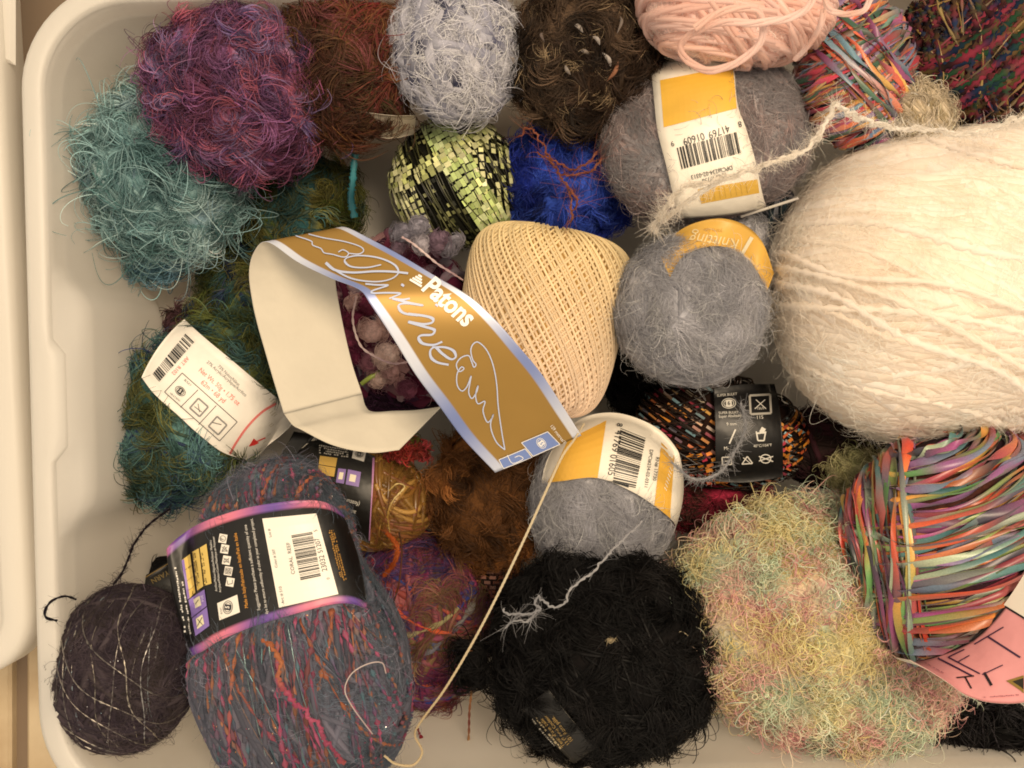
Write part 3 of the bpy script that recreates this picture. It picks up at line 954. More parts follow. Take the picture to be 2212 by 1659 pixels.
strand('dark_strand', [(862, 1150, .118), (868, 1190, .121), (862, 1260, .122), (850, 1310, .12), (862, 1360, .118), (880, 1400, .112)], 1.8, pal('3a2010 5a3018 2a180e'), b.root, mt=M_FIBRE)

# red fuzzy ball under the pastel one
c = pal('8a2034 a83048 6a1a28 3a2a20', 1.1)
b = Ball('yarn_ball', 'crimson fuzzy yarn ball mostly hidden above the pastel ball', 1545, 1090, 0.055, 130, 65, 60, bump=0.08)
b.core(c); b.fuzz(1800, 28, 1.0, c, lift=0.4, curl=2.5)

# orange and black ribbon ball with black label
b = Ball('yarn_ball', 'orange, black and crimson ladder ribbon ball with a black care label', 1562, 932, 0.072, 205, 130, 105, rot=-12, bump=0.03)
c = pal('171210 2a1a14 100c0a'); 
L = Label([(1540, 845), (1600, 838), (1668, 838)], [(1546, 1032), (1610, 1034), (1686, 1024)], ball=b, off=10, paper='100f10', bulge=0.003)
def k6(x, y): return (1242 + x * 0.4385, 432 + y * 0.4385)
w_ = 'd8d2c4'
L.text('SUPER BULKY', k6(700, 972), k6(798, 962), w_, 1.1); skein_icon(L, k6(757, 1003), 11, -3, 'd8d2c4', '141414', '6')
L.text('SUPER BULKY', k6(708, 1056), k6(804, 1052), w_, 1.1); L.text('Super Abultado', k6(708, 1074), k6(818, 1068), w_, 1.1)
L.text('9 mm', k6(746, 1112), k6(794, 1110), w_, 1.0); L.text('11S', k6(896, 1080), k6(926, 1078), w_, 1.0)
L.line(box(k6(912, 1008), 44, 40, -3), 4.5, 'a8a296', closed=True); L.line([k6(885, 1030), k6(935, 985)], 1.6, w_); L.line([k6(890, 985), k6(940, 1030)], 1.6, w_)
L.text('15US', k6(897, 1034), k6(930, 1032), w_, 1.0)
L.line([k6(760, 1200), k6(790, 1130)], 3.2, w_); L.text('M-', k6(735, 1230), k6(758, 1228), w_, 1.0)
L.line([k6(892, 1140), k6(900, 1185), k6(930, 1185), k6(938, 1140)], 3, w_); L.line([k6(890, 1150), k6(940, 1145)], 3.5, w_); L.quad(box(k6(922, 1135), 10, 12, 30), w_, 'symbol', 2, 2, 2)
L.text('40°C/104°F', k6(878, 1218), k6(968, 1212), w_, 1.0)
L.line(box(k6(748, 1284), 20, 16, -3), 2.2, w_, closed=True); L.line([k6(738, 1286), k6(758, 1284)], 2, w_)
L.line([k6(822, 1300), k6(848, 1262), k6(874, 1296)], 2.4, w_, closed=True); L.line([k6(828, 1268), k6(868, 1300)], 1.6, w_)
L.curve([np.array(k6(938, 1274)) + np.array([math.cos(a) * 11, math.sin(a) * 9]) for a in np.linspace(0, 6.28, 14)], 2.2, w_, n=30); L.line([k6(905, 1285), k6(975, 1262)], 2.2, w_); L.line([k6(905, 1262), k6(975, 1287)], 2.2, w_)
L.finish()
b.core(c)
b.ladder((0.35, 0.9, 0.2), np.linspace(-0.75, 0.75, 15), 6, 24, 3, pal('c07a2c c86a34 6a8a90 98253c 8a2a3a d09a48 7a9aa0'), fill=0.9)
b.ladder((-0.6, 0.7, 0.3), np.linspace(-0.5, 0.1, 7), 7, 14, 3, pal('d0882c a82840 b85a2c'), fill=0.8, h=5)
b.wind(50, [(0.35, 0.9, 0.2), (-0.6, 0.7, 0.3)], 1.6, pal('17110e 2a1810'), spread=0.05, lift=5, mt=M_SHINY, name='ladder_thread')

gap_filler(1400, 800, 0.045, 95, 115, '0e0c0c 181414 120f10', 'black filler ball standing in for shade deep in the gap below the crochet thread ball')  # black filler in place of the shadow between the balls
gap_filler(1800, 965, 0.06, 150, 95, '2a201c 3a2a26 1e1816 4a2a30', 'dark brown filler yarn ball added deep below the cream ball')  # filler added to darken the gap where pale bin floor shows

# dark silver ribbon skein between the grey balls
b = Ball('yarn_skein', 'dark silver ribbon yarn wedged between the grey mohair balls', 1630, 440, 0.09, 105, 60, 60, rot=-15, bump=0.05)
c = pal('1c1c20 34343a 55555c 22262a 3f5058'); b.core(c)
b.ribbons(60, [(0.9, 0.2, 0.3)], 5, pal('2a2a30 6a6a72 8a8a90 22262a 4a6068'), spread=0.15, mt=M_SHINY)
strand('white_stick', [(1600, 468, .125), (1660, 449, .130), (1725, 428, .135)], 3.0, pal('d8d0c4 e8e0d0'), None, n=20, mt=M_FIBRE)
prop(bpy.data.objects['white_stick'], 'thin white straight stick lying on the dark silver ribbon yarn', 'stick')

# black ball deep in the corner with its gold-edged label, under the dark purple ball
b = Ball('yarn_ball', 'black yarn ball with gold lettered label under the dark purple ball', 355, 1275, 0.045, 90, 80, 60, bump=0.03)
c = pal('0c0b0b 141212'); 
L = Label([(290, 1262), (325, 1240), (372, 1212)], [(300, 1340), (345, 1320), (400, 1290)], ball=b, off=6, paper='0f0e0e')
L.line([(290, 1263), (325, 1241), (372, 1213)], 2, '8a7040'); L.text('YARN', (362, 1232), (326, 1252), '8a7440', 1.0)
L.finish(); b.core(c); b.fuzz(500, 24, 0.8, c, lift=0.3)

# ---- middle layer
# red-brown eyelash skein
c = pal('4e2c22 6e4c2c 7c3a38 463c22 5e3a2c 8c5052 5a4028 3a281c', 1.25)
b = Ball('eyelash_yarn_skein', 'rusty red and brown eyelash yarn skein at the back rim', 762, 120, 0.118, 150, 190, 130, bump=0.08, group=G_EYE)
b.core(c); b.wind(60, [(1, 0.1, 0.2), (0.8, 0.5, 0.2)], 4, c, mt=M_FIBRE, lift=-4)
L = Label([(690, 210, .120), (735, 235, .130), (790, 243, .134), (850, 250, .131), (898, 250, .122)], [(700, 262, .098), (740, 285, .103), (790, 296, .106), (845, 300, .105), (895, 290, .096)], parent=b.root, paper='d8c8ac', n=24,
          colfn=lambda s, t: np.where((s < 0.3)[:, None], lin('c03a68'), lin('dccdb2')))
L.scrawl((770, 275), (850, 281), 12, 'b0504a', 5); L.finish()
b.lash(6000, 56, 1.1, c, freq=3)
b.fuzz(420, 100, 1.2, pal('5a3422 7a3030 6a4a28', 1.2), lift=0.2, curl=1.0, per=40, name='loose_lashes')

# purple eyelash ball
c = pal('4c2c42 7c4260 96586c 48365a 70607e 985260 3a263e 7a5074 5a3042', 1.3)
b = Ball('eyelash_yarn_ball', 'big plum and magenta eyelash yarn ball by the bin wall', 508, 192, 0.122, 200, 205, 160, rot=-20, bump=0.09, group=G_EYE)
b.core(c); b.wind(60, [(1, 0.1, 0.2), (0.2, 0.9, 0.2)], 4, c, mt=M_FIBRE, lift=-4)
b.lash(8000, 50, 1.15, c, curl=2.4, freq=3)
b.fuzz(600, 76, 0.8, c, lift=0.55, curl=2.6, per=14, thj=0.15, spread=0.03, name='loose_lashes')

# green and black ladder ribbon ball
b = Ball('yarn_ball', 'shiny lime green and black ladder ribbon yarn ball', 985, 395, 0.085, 150, 150, 110, rot=0, bump=0.03)
c = pal('12120c 1c1c14 0c0c0a'); b.core(c)
gl = pal('d0cd98 dcd8a8 bcc07c c8c690 b4b870'); gg = pal('b0c074 a0b068 bccc88 ccd49c'); gd = pal('24261a 16160f 5a5c30 2a2c1a 8a8a58')
b.ladder((0.93, 0.36, 0.1), np.linspace(-0.96, -0.55, 6), 11, 12, 5, gl, fill=0.95, h=3, tilt=0.1)
b.ladder((0.86, 0.50, 0.1), np.linspace(0.02, 0.40, 7), 9, 15, 1.5, gg, fill=0.98, h=4, tilt=0.12)
b.ladder((0.86, 0.50, 0.1), np.linspace(-0.50, -0.05, 7), 7, 10, 8, gd, fill=0.4)
b.ladder((0.99, 0.10, 0.1), np.linspace(0.42, 0.94, 7), 10, 12, 6, gl, fill=0.85, h=3, tilt=0.12)
b.ladder((-0.50, 0.82, 0.3), np.linspace(0.42, 0.62, 4), 11, 12, 5, gl, fill=0.9, h=7, tilt=0.12)
b.ladder((0.5, 0.85, 0.1), np.linspace(0.70, 0.95, 4), 9, 11, 7, gd, fill=0.6, h=4)
b.wind(46, [(0.88, 0.46, 0.1), (0.92, 0.4, 0.1)], 1.2, pal('3a3a20 17170f 6a6a40 0e0e0a'), spread=0.05, lift=3, mt=M_SHINY, name='ladder_thread', vjit=0.3)

# royal blue eyelash ball
c = pal('20308a 3048a0 263a84 3a56b4 1a2668', 1.25)
b = Ball('eyelash_yarn_ball', 'royal blue eyelash yarn ball with orange strands across it', 1225, 405, 0.085, 150, 132, 110, rot=-20, bump=0.06, group=G_EYE)
b.core(c); b.lash(6200, 34, 1.0, c, lift=0.5, curl=1.4)
oc = pal('7a4230 8a4e38 6a3828 8f5a42', 1.0)
for i, pts in enumerate(([(1120, 300, .14), (1140, 275, .145), (1165, 300, .15), (1190, 345, .155), (1210, 380, .158), (1232, 420, .158), (1236, 470, .155)],
                         [(1160, 330, .15), (1200, 350, .155), (1240, 365, .157), (1275, 350, .153), (1290, 325, .148)],
                         [(1210, 380, .157), (1240, 375, .16), (1280, 368, .157), (1300, 340, .15)],
                         [(1225, 400, .16), (1245, 430, .16), (1240, 450, .158), (1230, 480, .152)])):
    strand('orange_strand', pts, 2.0, oc, b.root, mt=M_FIBRE, rmod=0.3, fz=36, fL=44, fr=0.5, wob=6)

# bobbly burgundy yarn under the loose paper band
c = pal('5a1e34 6e2a40 441a2c 3a2436', 1.2)
b = Ball('boucle_yarn_skein', 'burgundy and mauve bobbly yarn skein showing through the paper band', 880, 700, 0.088, 170, 195, 110, rot=15, bump=0.06)
b.core(pal('2c1420 3a1a2a 201018'))
b.wind(46, [(1, 0.3, 0.1), (0.8, -0.4, 0.3), (0.4, 0.9, 0.2)], 9, pal('6e2a40 5a2036 7e3a50 4a2a40 b48a86 7a7078'), rmod=0.7, rfreq=9, hj=0.08, along=0.8)
b.fuzz(3800, 22, 0.7, pal('6e2a40 5a2036 8a5060 b08a88'), lift=0.4, curl=2.5)
def bobbles(parent, spots, cols, nf=170):
    for k, (u, v, z, r) in enumerate(spots):
        bb = Ball('bobble', None, u, v, z, r, r * 0.86, r * 0.9, rot=k * 37, bump=0.12, bfreq=3)
        for key in ('label', 'category'):
            if key in bb.root: del bb.root[key]
        bb.root.parent = parent.root
        bb.root.location = Vector(bb.root.location) - parent.root.location
        cc = cols[[k % len(cols), (k + 1) % len(cols)]]
        bb.core(cc[:1].repeat(2, 0), seg=20)
        bb.fuzz(nf, r * 1.1, 0.7, cc[:1].repeat(2, 0), lift=0.25, curl=2.2, per=10, vjit=0.15)
mv = pal('c8a49a d0b4a8 8c5c68 b08a86 7a4456')
bobbles(b, [(805, 715, .135, 30), (835, 765, .135, 30), (800, 775, .13, 26), (845, 800, .13, 24), (880, 840, .125, 22), (770, 660, .13, 26), (820, 815, .125, 22)], mv)
bobbles(b, [(765, 690, .132, 26), (757, 730, .13, 28), (772, 765, .13, 24), (790, 660, .132, 24)], pal('6e2a40 7e3a50 5a2036'))
gm = pal('77727a 8a858c 6e5a66 9a9296')
bobbles(b, [(870, 505, .13, 26), (905, 492, .132, 25), (945, 522, .13, 27), (910, 530, .134, 22), (965, 535, .125, 22), (985, 520, .12, 18), (860, 535, .128, 18)], gm)
strand('silver_thread', [(868, 512, .145), (890, 525, .147), (915, 545, .148), (945, 570, .148), (980, 592, .146), (1000, 605, .14)], 2.6, pal('c8a8a4 e0c8c0 a88a8c'), b.root, plies=2, mt=M_SHINY)
strand('silver_thread', [(770, 640, .15), (762, 690, .152), (778, 745, .152), (810, 770, .152), (850, 785, .15), (890, 780, .146)], 2.6, pal('c8a8a4 e0c8c0 a88a8c'), b.root, plies=2, mt=M_SHINY)
b = Ball('yarn_ball', 'deep plum yarn ball seen at the bottom of the paper loop', 860, 860, 0.085, 95, 60, 60, bump=0.05)
c = pal('2c1626 3c1e34 241220'); b.core(c); b.wind(40, [(0.2, 1, 0.2), (0.5, 0.8, 0.1)], 5, c); b.fuzz(900, 18, 0.8, c, lift=0.3)
strand('green_strip', [(780, 830, .128), (800, 815, .13), (830, 800, .128)], 5, pal('8a9a40 a8b858'), b.root, n=20, mt=M_SHINY)

# dark brown eyelash skein with white scraps
c = pal('2a1d14 3a2b20 1e1610 4a3a2c 584636', 1.25)
b = Ball('eyelash_yarn_skein', 'dark brown eyelash yarn skein with white scraps caught in it', 1252, 125, 0.125, 165, 170, 140, bump=0.07, group=G_EYE)
b.core(c); b.wind(50, [(1, 0.1, 0.2), (0.7, 0.5, 0.2)], 4, c, mt=M_FIBRE, lift=-4)
b.lash(7000, 50, 1.1, c, lift=0.4, curl=1.6)
b.fuzz(500, 40, 0.7, pal('8a7458 a08a6a'), lift=0.4, curl=2.2, name='pale_lashes')
for (u, v, w, h, a, cc) in ((1250, 68, 14, 7, 40, 'd0c2b4'), (1306, 130, 20, 7, 60, 'd8ccc0'), (1318, 152, 30, 7, 118, 'b07a5c'), (1262, 115, 12, 6, 20, 'a89a8c'), (1180, 85, 12, 5, 80, '8a7a70'), (1330, 60, 22, 5, 100, '9a8c80'), (1228, 150, 14, 6, 60, 'b0a498'), (1285, 92, 14, 6, 50, 'd0c4b8')):
    q0 = np.array([u, v], float); dd = np.array([math.cos(math.radians(a)), math.sin(math.radians(a))]) * max(w, h) * 0.8
    P = catmull(np.array([b.hit(*(q0 + dd * k), 0.003 + 0.003 * (k == 0)) for k in (-1, 0, 1)]), 12)
    sr = np.sin(np.linspace(0.15, 3.0, 12)) * min(w, h) * 0.5 * b.sc
    curves('white_slub', P[None], sr[None] * 1.25, lin(cc) * 0.85, M_SOFT, b.root, None)

# white and grey skein
c = pal('d6d2d4 bab6bc 98969e e8e4e0 c8c4c8 7c7c8a', 1.0)
b = Ball('yarn_skein', 'fuzzy white and grey yarn skein at the back rim', 985, 105, 0.13, 140, 165, 120, rot=5, bump=0.06)
b.core(c); b.wind(75, [(1, 0.35, 0.1), (0.75, -0.3, 0.5), (0.5, 0.8, 0.2)], 9, pal('d6d3d8 b9b7c0 9a9aa8 e6e2e2 34354a c8c6cc 5a5b70'), rmod=0.4, along=1.6, hj=0.06, rfreq=6, vjit=0.08)
b.fuzz(7000, 42, 0.65, pal('dcd9dc c4c2ca e8e4e4', 0.95), lift=0.3, curl=1.9, per=14)
b.fuzz(500, 90, 0.6, pal('dcd9dc c4c2ca'), lift=0.35, curl=2.0, per=6, name='loose_lashes')

# ribbon skein at the back
rc = pal('922834 4e6e58 7e5c84 b85436 b48c48 546c88 a83042 345a42 90406c 5c7c88 c0643c', 1.1)
b = Ball('ribbon_yarn_skein', 'satiny multicoloured ribbon yarn skein at the back behind the cream ball', 1848, 150, 0.135, 138, 180, 110, rot=10, bump=0.04)
b.core(pal('2a1a24 3a2028 20242a'))
b.ribbons(170, [(-0.35, 0.95, 0.2), (-0.3, 1, 0.1)], 5.5, rc, spread=0.06, hj=0.06, along=0.6, wob=0.03, roll=1.3, curlz=0.5)
b.ribbons(46, [(0.75, 0.6, 0.25)], 5.5, rc, spread=0.05, offr=0.5, hj=0.05, lift=3, roll=1.2, curlz=0.5, name='outer_winding')

# dark multicoloured skein, back right
rc = pal('442022 202c46 6e5a36 2c4434 8a3a46 1e1a1e 4e3a28 683034 243450 5a4a38', 1.0)
b = Ball('yarn_skein', 'dark multicoloured chunky yarn skein in the far corner', 2120, 105, 0.135, 172, 180, 130, rot=10, bump=0.05)
b.core(pal('1c1416 2a1a1a 141820'))
b.wind(120, [(1, 0.2, 0.1), (0.75, -0.5, 0.3)], 5, rc, rmod=0.45, along=4.4, hj=0.07, mt=M_SOFT, m=200, rfreq=60, wob=0.03)
b.wind(36, [(-0.45, 0.9, 0.15)], 5, pal('a03c4e 20304c 2c5036 92384a 6e5a36 2a1e20'), spread=0.07, offr=0.4, rmod=0.4, along=3.0, lift=8, mt=M_SOFT, name='outer_winding', m=200, rfreq=60, wob=0.03)
b.wind(30, [(1, 0.2, 0.1), (-0.45, 0.9, 0.15)], 1.8, pal('8a6a34 a08850 5a4a30 98344a 6a5a40'), rmod=0.6, along=2, lift=8, mt=M_SHINY, name='slub_thread')
b.fuzz(3600, 20, 0.6, rc, lift=0.35, per=14)

# small undyed skein
c = pal('c4b498 d8c8ae a89878')
b = Ball('yarn_skein', 'small undyed beige fringe skein beside the dark skein', 1985, 245, 0.145, 75, 65, 55, rot=-30, bump=0.05)
b.core(c); b.wind(60, [(0.4, 1, 0.1), (0.6, 0.8, 0.2)], 2.2, c, spread=0.1, along=0.3); b.fuzz(1500, 34, 0.7, c, lift=0.5, curl=1.6)

# pink skein
pk = pal('eac4b2 efcfc2 e6bcaa f2d4c8', 1.05)
b = Ball('yarn_skein', 'pale pink plied yarn skein hanging over the back rim', 1590, 15, 0.158, 215, 125, 120, rot=-4, p=2.3, bump=0.03)
b.core(pk)
b.ply(34, [(0.25, 1.0, 0.1), (0.1, 1, -0.2)], 9.5, pk, spread=0.06, hj=0.05)
b.ply(26, [(0.85, 0.45, 0.2), (0.9, 0.35, 0.1)], 9.5, pk, spread=0.05, hj=0.06, name='outer_winding')
b.fuzz(2600, 20, 0.4, pk, lift=0.25, curl=2)
strand('loose_strand', [(1500, 60, .226), (1560, 25, .228), (1630, 20, .226), (1648, 55, .222), (1640, 95, .218), (1600, 130, .215), (1540, 152, .213), (1490, 135, .213), (1470, 100, .216), (1500, 70, .222), (1560, 48, .228), (1620, 50, .228), (1700, 40, .226), (1740, 20, .222), (1770, -20, .215)], 8.5, pk, b.root, n=420, plies=3, twist=22, fz=300, fL=10, fr=0.35)
strand('loose_strand', [(1780, -20, .205), (1790, 20, .20), (1830, 30, .195), (1865, 22, .19), (1885, -10, .185)], 7, pk, b.root, n=160, plies=3, twist=22)
strand('loose_strand', [(1780, 20, .20), (1770, 60, .195), (1745, 100, .185), (1715, 130, .175)], 7.5, pk, b.root, n=160, plies=3, twist=22)

# grey-pink mohair ball with yellow label
c = pal('908988 a08f8a 82807f ac948e 959190 8a8686', 1.25)
b = Ball('mohair_yarn_ball', 'grey mohair ball with pinkish flecks and a yellow and white barcode label', 1522, 306, 0.12, 230, 180, 140, rot=14, p=2.4, bump=0.03, group=G_MOH)
def k5(x, y): return (1296 + x * 0.1953, 135 + y * 0.1953)
L = Label([(1404, 140, -0.004), (1411, 175), (1416, 230), (1422, 285), (1437, 345), (1458, 430), (1468, 462)], [(1572, 118, -0.002), (1583, 160), (1590, 229), (1608, 281), (1626, 342), (1641, 410), (1650, 438)],
          ball=b, off=11, paper='f2e8d4', bulge=0.002)
L.quad([k5(665, 200), k5(1470, 40), k5(1512, 508), k5(705, 718)], 'e8b440', 'print', 0, 14, 10)
L.barcode(k5(850, 945), k5(1512, 768), k5(1560, 1000), k5(905, 1180), seed=4, nb=30)
ink = '1c2026'
L.text('8', k5(1558, 650), k5(1522, 658), ink, 1.1); L.text('41769', k5(1418, 690), k5(1190, 772), ink, 1.2)
L.text('01609', k5(1142, 775), k5(912, 845), ink, 1.2); L.text('9', k5(812, 868), k5(780, 876), ink, 1.1)
L.text('DPCI#234-02-0313', k5(1456, 1138), k5(1004, 1248), ink, 1.15, bold=0.006); L.text('RN# 17730', k5(1386, 1215), k5(1126, 1288), ink, 1.15, bold=0.006)
L.quad([k5(1080, 1400), k5(1740, 1290), k5(1760, 1440), k5(1120, 1560)], 'd9ac48', 'print', 0, 8, 4)
for k in range(9): L.line([k5(1130 + k * 60, 1410 - k * 10), k5(1150 + k * 60, 1540 - k * 12)], 0.8, 'b08a3a', 'print', 1)
L.finish()
b.core(c); b.wind(90, [(1, 0.3, 0.1), (0.6, 0.7, 0.3), (0.5, -0.7, 0.4)], 5, c, spread=0.3, lift=-3)
b.fuzz(13000, 56, 0.42, c * 1.1, lift=0.13, curl=1.6, per=60, h0=2, mt=M_SOFT, vjit=0.13, cvj=0.12, spread=0.07, thj=0.22)
b.fuzz(1400, 42, 0.45, pal('a8a2a0 b8a8a2'), lift=0.55, curl=2.2, name='halo', mt=M_SOFT, avoid=False, zmin=-0.4)

# crochet thread ball
Bz = 0.118
b = Ball('thread_ball', 'barrel shaped ball of cream yellow crochet thread', 1168, 694, Bz, 182, 205, 160, rot=-11, p=3.0, bump=0.0)
c0 = pal('a8844c b08c5c')  # darker than the thread: shade of the gaps put into the core colour
th_ = np.linspace(-0.99, 0.99, 40); ph_ = np.linspace(0, 6.2832, 48, endpoint=False)
V = []
for y in th_:
    r_ = max(1 - abs(y) ** 4.6, 0) ** (1 / 4.6)
    V += [b.c + (np.array([r_ * math.cos(a), y, r_ * math.sin(a)]) * b.R * 0.985 * np.array([1 + 0.06 * y, 1, 1 + 0.06 * y])) @ b.M.T for a in ph_]
mesh('core', V, [(i * 48 + j, i * 48 + (j + 1) % 48, (i + 1) * 48 + (j + 1) % 48, (i + 1) * 48 + j) for i in range(39) for j in range(48)] + [tuple(range(47, -1, -1)), tuple(range(39 * 48, 40 * 48))], M_CORE, b.root, c0[0])
def helix(sign, nh, jit, name, layer):
    """criss-cross windings: each runs from shoulder to shoulder round the barrel"""
    m = 90
    P = []; C = []
    for k in range(nh):
        ph0 = 6.2832 * k / nh + rng.normal(0, jit)
        t = np.linspace(-1, 1, m)
        ang = ph0 + sign * t * 0.85
        y = t * 0.985
        # superellipse meridian: |r|^p + |y|^p = 1
        rr = np.maximum(1 - np.abs(y) ** 4.6, 0) ** (1 / 4.6)
        d = np.stack([rr * np.cos(ang), y, rr * np.sin(ang)], 1)
        loc = d * b.R * (1.0 + layer) * np.stack([1 + 0.06 * y, np.ones(m), 1 + 0.06 * y], 1)
        P.append(b.c + loc @ b.M.T)
        g = (y * 0.5 + 0.5)[:, None]
        C.append((lin('e4cab0') * (1 - g) + lin('e2cb98') * g) * 1.15 * math.exp(rng.normal(0, 0.07)))
    return curves(name, np.array(P), 2.5 * b.sc, np.array(C), M_FIBRE, b.root)
helix(1, 96, 0.012, 'inner_winding', 0.0)
helix(-1, 84, 0.014, 'cross_winding', 0.014)
helix(1, 66, 0.016, 'outer_winding', 0.028)
strand('thread_tail', [(1262, 915, .165), (1240, 950, .178), (1215, 985, .182), (1180, 1060, .18), (1130, 1170, .178), (1075, 1285, .176), (1020, 1390, .172), (960, 1490, .168), (905, 1565, .16), (897, 1590, .155), (912, 1625, .15), (893, 1652, .15), (855, 1650, .152), (830, 1632, .155)], 2.7, pal('e0cca4 e8d8b4 d8c094'), b.root, n=240, plies=3, twist=12)

# grey mohair ball, end of a skein with its yellow label behind
gc = pal('979597 a5a3a4 8a898c b0adad 9d9b9c', 1.25)
b = Ball('mohair_yarn_ball', 'round grey mohair ball whose yellow label shows behind it, beside the cream ball', 1490, 672, 0.135, 168, 168, 160, bump=0.03, group=G_MOH)
rear = Ball('rear_half', None, 1560, 545, 0.098, 122, 95, 95, rot=30, bump=0.02)
for key in ('label', 'category'):
    if key in rear.root: del rear.root[key]
rear.root.parent = b.root; rear.root.location = Vector(rear.root.location) - b.root.location
L = Label([(1428, 545, .128), (1455, 508, .138), (1500, 482, .146), (1560, 472, .150), (1612, 488, .150), (1648, 525, .145), (1672, 590, .132)],
          [(1448, 600), (1472, 560), (1510, 540), (1555, 535), (1600, 552), (1634, 590), (1650, 640)], ball=b, off=3, paper='d9a94a', n=60)
b.avoid.pop()
L.text('Knitting', (1596, 517), (1490, 503), 'e6cf98', 1.1, shear=0.3)
L.text('yarn for', (1560, 496), (1520, 493), 'c9993e', 1.0)
L.line([(1624, 512), (1602, 549)], 8, 'e6d8b4', 'print', 1)
L.finish()
rear.core(gc); rear.fuzz(1500, 40, 0.6, gc, lift=0.2, curl=1.6, mt=M_SOFT, avoid=False)
b.core(gc); b.wind(70, [(1, 0.3, 0.1), (0.5, 0.8, 0.3), (-0.6, 0.6, 0.4)], 5, gc, spread=0.4, lift=-4)
b.fuzz(12000, 54, 0.42, gc * 1.1, lift=0.13, curl=1.8, per=50, h0=2, mt=M_SOFT, vjit=0.13, cvj=0.12, spread=0.07, thj=0.22)
b.fuzz(1500, 40, 0.42, pal('b0aeac c0beba'), lift=0.6, curl=2.2, name='halo', mt=M_SOFT, zmin=-0.4)

# grey mohair ball with label, front
b = Ball('mohair_yarn_ball', 'grey mohair ball with a barcode label above the black ball', 1305, 1085, 0.10, 160, 185, 150, rot=-12, bump=0.03, group=G_MOH)
L = Label([(1228, 950, -0.008), (1255, 917), (1300, 903), (1352, 907), (1417, 936), (1455, 980), (1462, 1010, -0.01)], [(1180, 1050, -0.006), (1220, 1042), (1290, 1035), (1352, 1058), (1400, 1087), (1444, 1124), (1452, 1150, -0.01)],
          ball=b, off=11, paper='f0e6d2', bulge=0.003)
L.quad([(1228, 950), (1310, 909), (1291, 1033), (1182, 1048)], 'e2ad44', 'print', 0, 10, 8)
L.quad([(1428, 956), (1456, 985), (1446, 1124), (1413, 1092)], 'e2ad44', 'print', 0, 6, 8)
L.barcode((1340, 926), (1323, 1046), (1372, 1056), (1394, 948), seed=9, nb=28)
L.text('8', (1333, 915), (1332, 922), ink, 1.1); L.text('41769', (1330, 930), (1321, 975), ink, 1.15); L.text('01605', (1319, 982), (1313, 1026), ink, 1.15); L.text('1', (1312, 1040), (1311, 1046), ink, 1.1)
L.text('DPCI#234-02-0311', (1403, 972), (1391, 1052), ink, 1.0); L.text('RN# 17730', (1416, 988), (1409, 1038), ink, 1.0)
for k in range(7): L.line([(1446 - k * 2, 1010 + k * 7), (1451 - k * 2, 1018 + k * 7)], 1.6, 'f2e8d0', 'print', 1)
L.finish()
b.core(gc); b.wind(70, [(1, 0.1, 0.1), (0.8, 0.4, 0.3)], 5, gc, spread=0.3, lift=-4)
b.fuzz(10000, 60, 0.42, gc * 1.1, lift=0.16, curl=1.3, per=40, h0=2, mt=M_SOFT, vjit=0.13, cvj=0.12, spread=0.07, thj=0.22)
b.fuzz(1200, 46, 0.45, pal('b0aeac c0beba'), lift=0.6, curl=2.0, name='halo', mt=M_SOFT, zmin=-0.4)
gl_ = pal('a8a6a6 b8b6b4 9a999a')
strand('loose_strand', [(1385, 1128, .178), (1350, 1165, .182), (1310, 1200, .184), (1270, 1245, .184), (1235, 1268, .184), (1222, 1300, .184), (1200, 1312, .184), (1175, 1300, .184), (1165, 1290, .184), (1158, 1305, .184), (1165, 1318, .184), (1140, 1324, .184), (1100, 1326, .184), (1085, 1318, .182)], 2.6, gl_, b.root, n=140, plies=2, fz=90, fL=18, fr=0.35, wob=6)
strand('loose_strand', [(1160, 1318, .184), (1140, 1340, .184), (1110, 1345, .184), (1092, 1358, .182)], 1.6, gl_, b.root, n=50, fz=60, fL=34, fr=0.35, wob=6)
strand('loose_strand', [(1452, 1000, .155), (1500, 1035, .15), (1555, 1020, .148), (1590, 970, .15), (1610, 920, .152), (1600, 870, .155)], 2.4, gl_, b.root, n=80, plies=2, fz=500, fL=20, fr=0.45)

# black eyelash ball
c = pal('080707 121010 0c0b0b 181514', 0.9)
b = Ball('eyelash_yarn_ball', 'large black eyelash yarn ball in front of the grey mohair ball', 1300, 1425, 0.125, 240, 232, 170, rot=20, bump=0.13, bfreq=2.4, group=G_EYE)
L = Label([(1125, 1535, .148), (1180, 1592, .146), (1240, 1650, .142)], [(1185, 1490, .158), (1235, 1555, .156), (1290, 1615, .150)], parent=b.root, paper='100e0c', n=20)
gd_ = 'a8884a'
L.text('101 Rose pâle.', (1238, 1596), (1196, 1545), gd_, 1.1); L.text('13 (9 mm) Couleur', (1230, 1604), (1180, 1543), gd_, 1.0)
L.text("Tenir d'une balle", (1221, 1609), (1172, 1549), gd_, 1.0); L.scrawl((1214, 1614), (1160, 1548), 6, '9a8a6a', 31); L.scrawl((1206, 1617), (1152, 1551), 5, 'b0a898', 32)
L.finish()
b.avoid.append([(1125, 1535), (1240, 1650), (1290, 1615), (1185, 1490)])
b.core(c); b.wind(50, [(1, 0.1, 0.2), (0.5, 0.7, 0.2)], 4, c, mt=M_FIBRE, lift=-4)
b.lash(8000, 44, 1.1, c, lift=0.42, curl=1.5)
b.fuzz(700, 60, 1.2, c, lift=0.5, curl=1.6, per=14, name='loose_lashes')
b2 = Ball('eyelash_yarn_tuft', 'wispy black tuft at the end of the cream thread beside the black ball', 1020, 1440, 0.11, 42, 50, 30, bump=0.2)
b2.core(c, seg=16); b2.fuzz(420, 60, 1.2, c, lift=0.5, curl=1.6)
